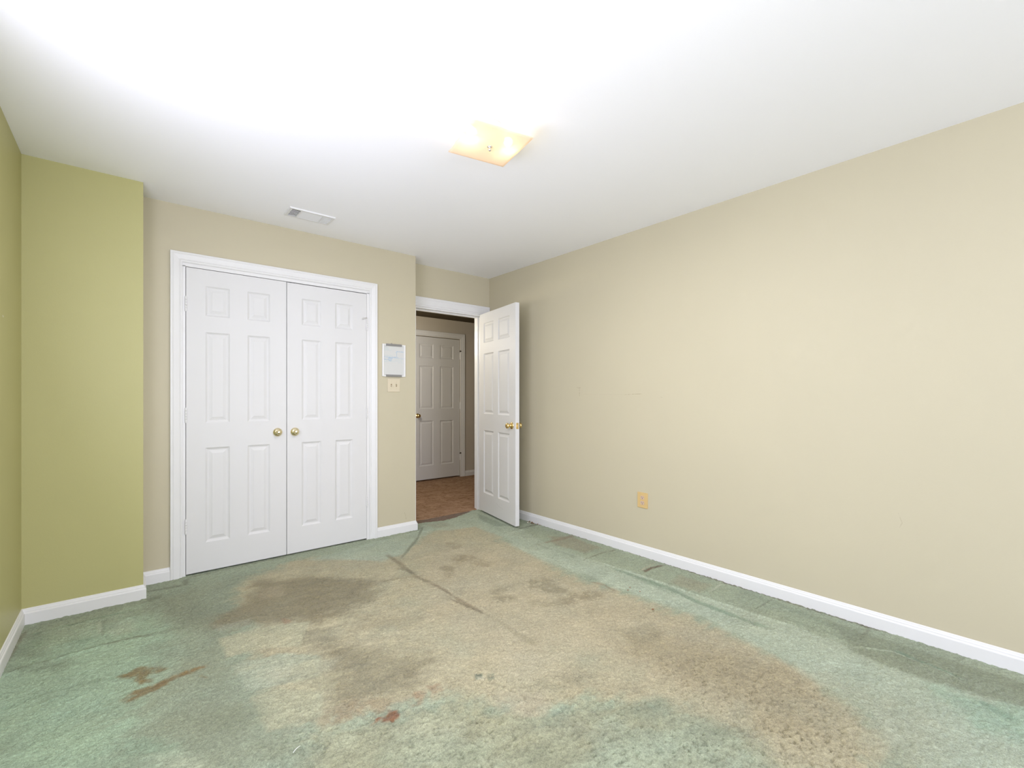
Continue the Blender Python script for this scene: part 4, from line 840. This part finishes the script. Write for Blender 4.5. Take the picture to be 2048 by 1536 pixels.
# ------------------------------------------------------------------ ceiling light
LX, LY, LANG = 1.292, 1.710, math.radians(-11.0)
cl = empty('ceiling_light', (LX, LY, ZC), LANG)
tag(cl, 'lit square frosted glass flush ceiling light with centre finial', 'ceiling light')
mg = bpy.data.materials.new('amber_frosted_glass'); mg.use_nodes = True
nt = mg.node_tree; N = nt.nodes; L = nt.links; N.clear()
out = N.new('ShaderNodeOutputMaterial'); tr = N.new('ShaderNodeBsdfTranslucent'); di = N.new('ShaderNodeBsdfDiffuse'); gl = N.new('ShaderNodeBsdfGlossy')
tr.inputs[0].default_value = (0.97, 0.84, 0.68, 1); di.inputs[0].default_value = (0.96, 0.88, 0.80, 1); gl.inputs['Roughness'].default_value = 0.12
m1 = N.new('ShaderNodeMixShader'); m1.inputs[0].default_value = 0.50; m2 = N.new('ShaderNodeMixShader'); m2.inputs[0].default_value = 0.05
tp = N.new('ShaderNodeBsdfTransparent'); tp.inputs[0].default_value = (1.0, 0.84, 0.62, 1); m3 = N.new('ShaderNodeMixShader'); m3.inputs[0].default_value = 0.22
L.new(tr.outputs[0], m1.inputs[1]); L.new(di.outputs[0], m1.inputs[2]); L.new(m1.outputs[0], m2.inputs[1]); L.new(gl.outputs[0], m2.inputs[2])
L.new(m2.outputs[0], m3.inputs[1]); L.new(tp.outputs[0], m3.inputs[2]); L.new(m3.outputs[0], out.inputs[0])
n = 24; hs = 0.148; b = bmesh.new(); top = {}; bot = {}
for i in range(n + 1):
    for j in range(n + 1):
        u = -1 + 2*i/n; v = -1 + 2*j/n
        z = -0.087 - 0.006 * (1 - u*u) * (1 - v*v)
        top[i, j] = b.verts.new((u*hs, v*hs, z + 0.004)); bot[i, j] = b.verts.new((u*hs, v*hs, z))
for i in range(n):
    for j in range(n):
        b.faces.new([top[i,j], top[i+1,j], top[i+1,j+1], top[i,j+1]]); b.faces.new([bot[i,j], bot[i,j+1], bot[i+1,j+1], bot[i+1,j]])
for i in range(n):
    b.faces.new([top[i,0], bot[i,0], bot[i+1,0], top[i+1,0]]); b.faces.new([top[i+1,n], bot[i+1,n], bot[i,n], top[i,n]])
    b.faces.new([top[0,i+1], bot[0,i+1], bot[0,i], top[0,i]]); b.faces.new([top[n,i], bot[n,i], bot[n,i+1], top[n,i+1]])
obj('glass_shade', b, mg, cl, True)
b = bmesh.new(); lathe(b, [(0, 0.060), (0.003, 0.062), (0.020, 0.058), (0.026, 0.050), (0.027, 0)], (0, 0, -0.0005), (0, 0, -1), 40); obj('ceiling_pan', b, m_ventw.m, cl, True)
b = bmesh.new(); lathe(b, [(0, 0.003), (0.075, 0.003)], (0, 0, -0.020), (0, 0, -1), 12); obj('threaded_rod', b, m_steel.m, cl, True)
b = bmesh.new(); lathe(b, [(0, 0.011), (0.002, 0.012), (0.005, 0.010), (0.007, 0.006), (0.010, 0.006), (0.013, 0.0075), (0.018, 0.0065), (0.021, 0.003), (0.0215, 0)], (0, 0, -0.0928), (0, 0, -1), 24); obj('finial', b, m_steel.m, cl, True)
mb = bpy.data.materials.new('lit_bulb'); mb.use_nodes = True
mb.node_tree.nodes['Principled BSDF'].inputs['Emission Color'].default_value = (1.0, 0.90, 0.76, 1)
mb.node_tree.nodes['Principled BSDF'].inputs['Emission Strength'].default_value = 34
for s in (-1, 1):
    b = bmesh.new(); lathe(b, [(0, 0.013), (0.022, 0.013), (0.024, 0.010)], (s*0.050, 0, -0.042), (s, 0, -0.05), 20); so = obj('socket', b, m_white.m, cl, True)
    b = bmesh.new(); lathe(b, [(0, 0.010), (0.008, 0.013), (0.018, 0.019), (0.028, 0.021), (0.037, 0.018), (0.043, 0.010), (0.045, 0)], (s*0.072, 0, -0.043), (s, 0, -0.05), 20); obj('bulb', b, mb, so, True)

# the light the frosted glass throws down into the room
gd = bpy.data.lights.new('shade_glow', 'AREA'); gd.shape = 'SQUARE'; gd.size = 0.28; gd.energy = 16; gd.color = (1.0, 0.98, 1.0)
gdo = bpy.data.objects.new('shade_glow', gd); C.objects.link(gdo); gdo.location = (LX, LY, ZC - 0.118); gdo.rotation_euler = (0, 0, LANG)

# ------------------------------------------------------------------ litter on the carpet
m_crumb = M('rusty_brown_crumb', (0.22, 0.10, 0.04), 0.9); m_paper = M('pale_scrap', (0.72, 0.66, 0.55), 0.8); m_fibre = M('white_thread', (0.85, 0.86, 0.80), 0.7)
def crumb(name, x, y, r, mat, label, cat, grp=None, seed=0, fl=0.5):
    b = bmesh.new(); bmesh.ops.create_icosphere(b, subdivisions=2, radius=r); rr = random.Random(seed)
    for v in b.verts: v.co *= rr.uniform(0.7, 1.2); v.co.z *= fl
    o = obj(name, b, mat.m, None, False, (x, y, 0.003 + r * fl * 0.5)); tag(o, label, cat, grp); return o
random.seed(9)
for k, (x, y, r) in enumerate(((2.902, 3.185, 0.009), (2.893, 3.150, 0.007), (2.908, 3.225, 0.008), (2.880, 3.215, 0.006), (2.905, 3.110, 0.007))):
    crumb('debris_crumb', x, y, r, m_crumb, 'tiny rust-brown crumb of debris by the right baseboard near the open door', 'debris', 'brown crumbs by the right baseboard', k)
crumb('paper_scrap', 2.868, 3.205, 0.008, m_paper, 'tiny pale scrap lying among brown crumbs near the open door', 'scrap', None, 21)
crumb('dark_speck', 2.224, 1.388 + 0.06, 0.006, m_crumb, 'lone dark brown speck on the carpet nearest the middle of the room', 'debris', None, 31)
for k, (x, y) in enumerate(((2.371, 1.633), (2.374, 1.707), (2.330, 1.690))):
    crumb('carpet_speck', x, y, 0.0045, m_crumb, 'tiny brown speck on the pale green band of carpet right of centre', 'debris', 'brown specks on the carpet', 40 + k)
b = bmesh.new(); tube(b, [(0, 0, 0.0), (0.008, 0.007, 0.001), (0.017, 0.013, 0.001), (0.027, 0.017, 0)], 0.0009, 6)
tag(obj('thread', b, m_fibre.m, None, True, (0.414, 1.621, 0.006)), 'short white thread lying on the green carpet at lower left', 'thread')
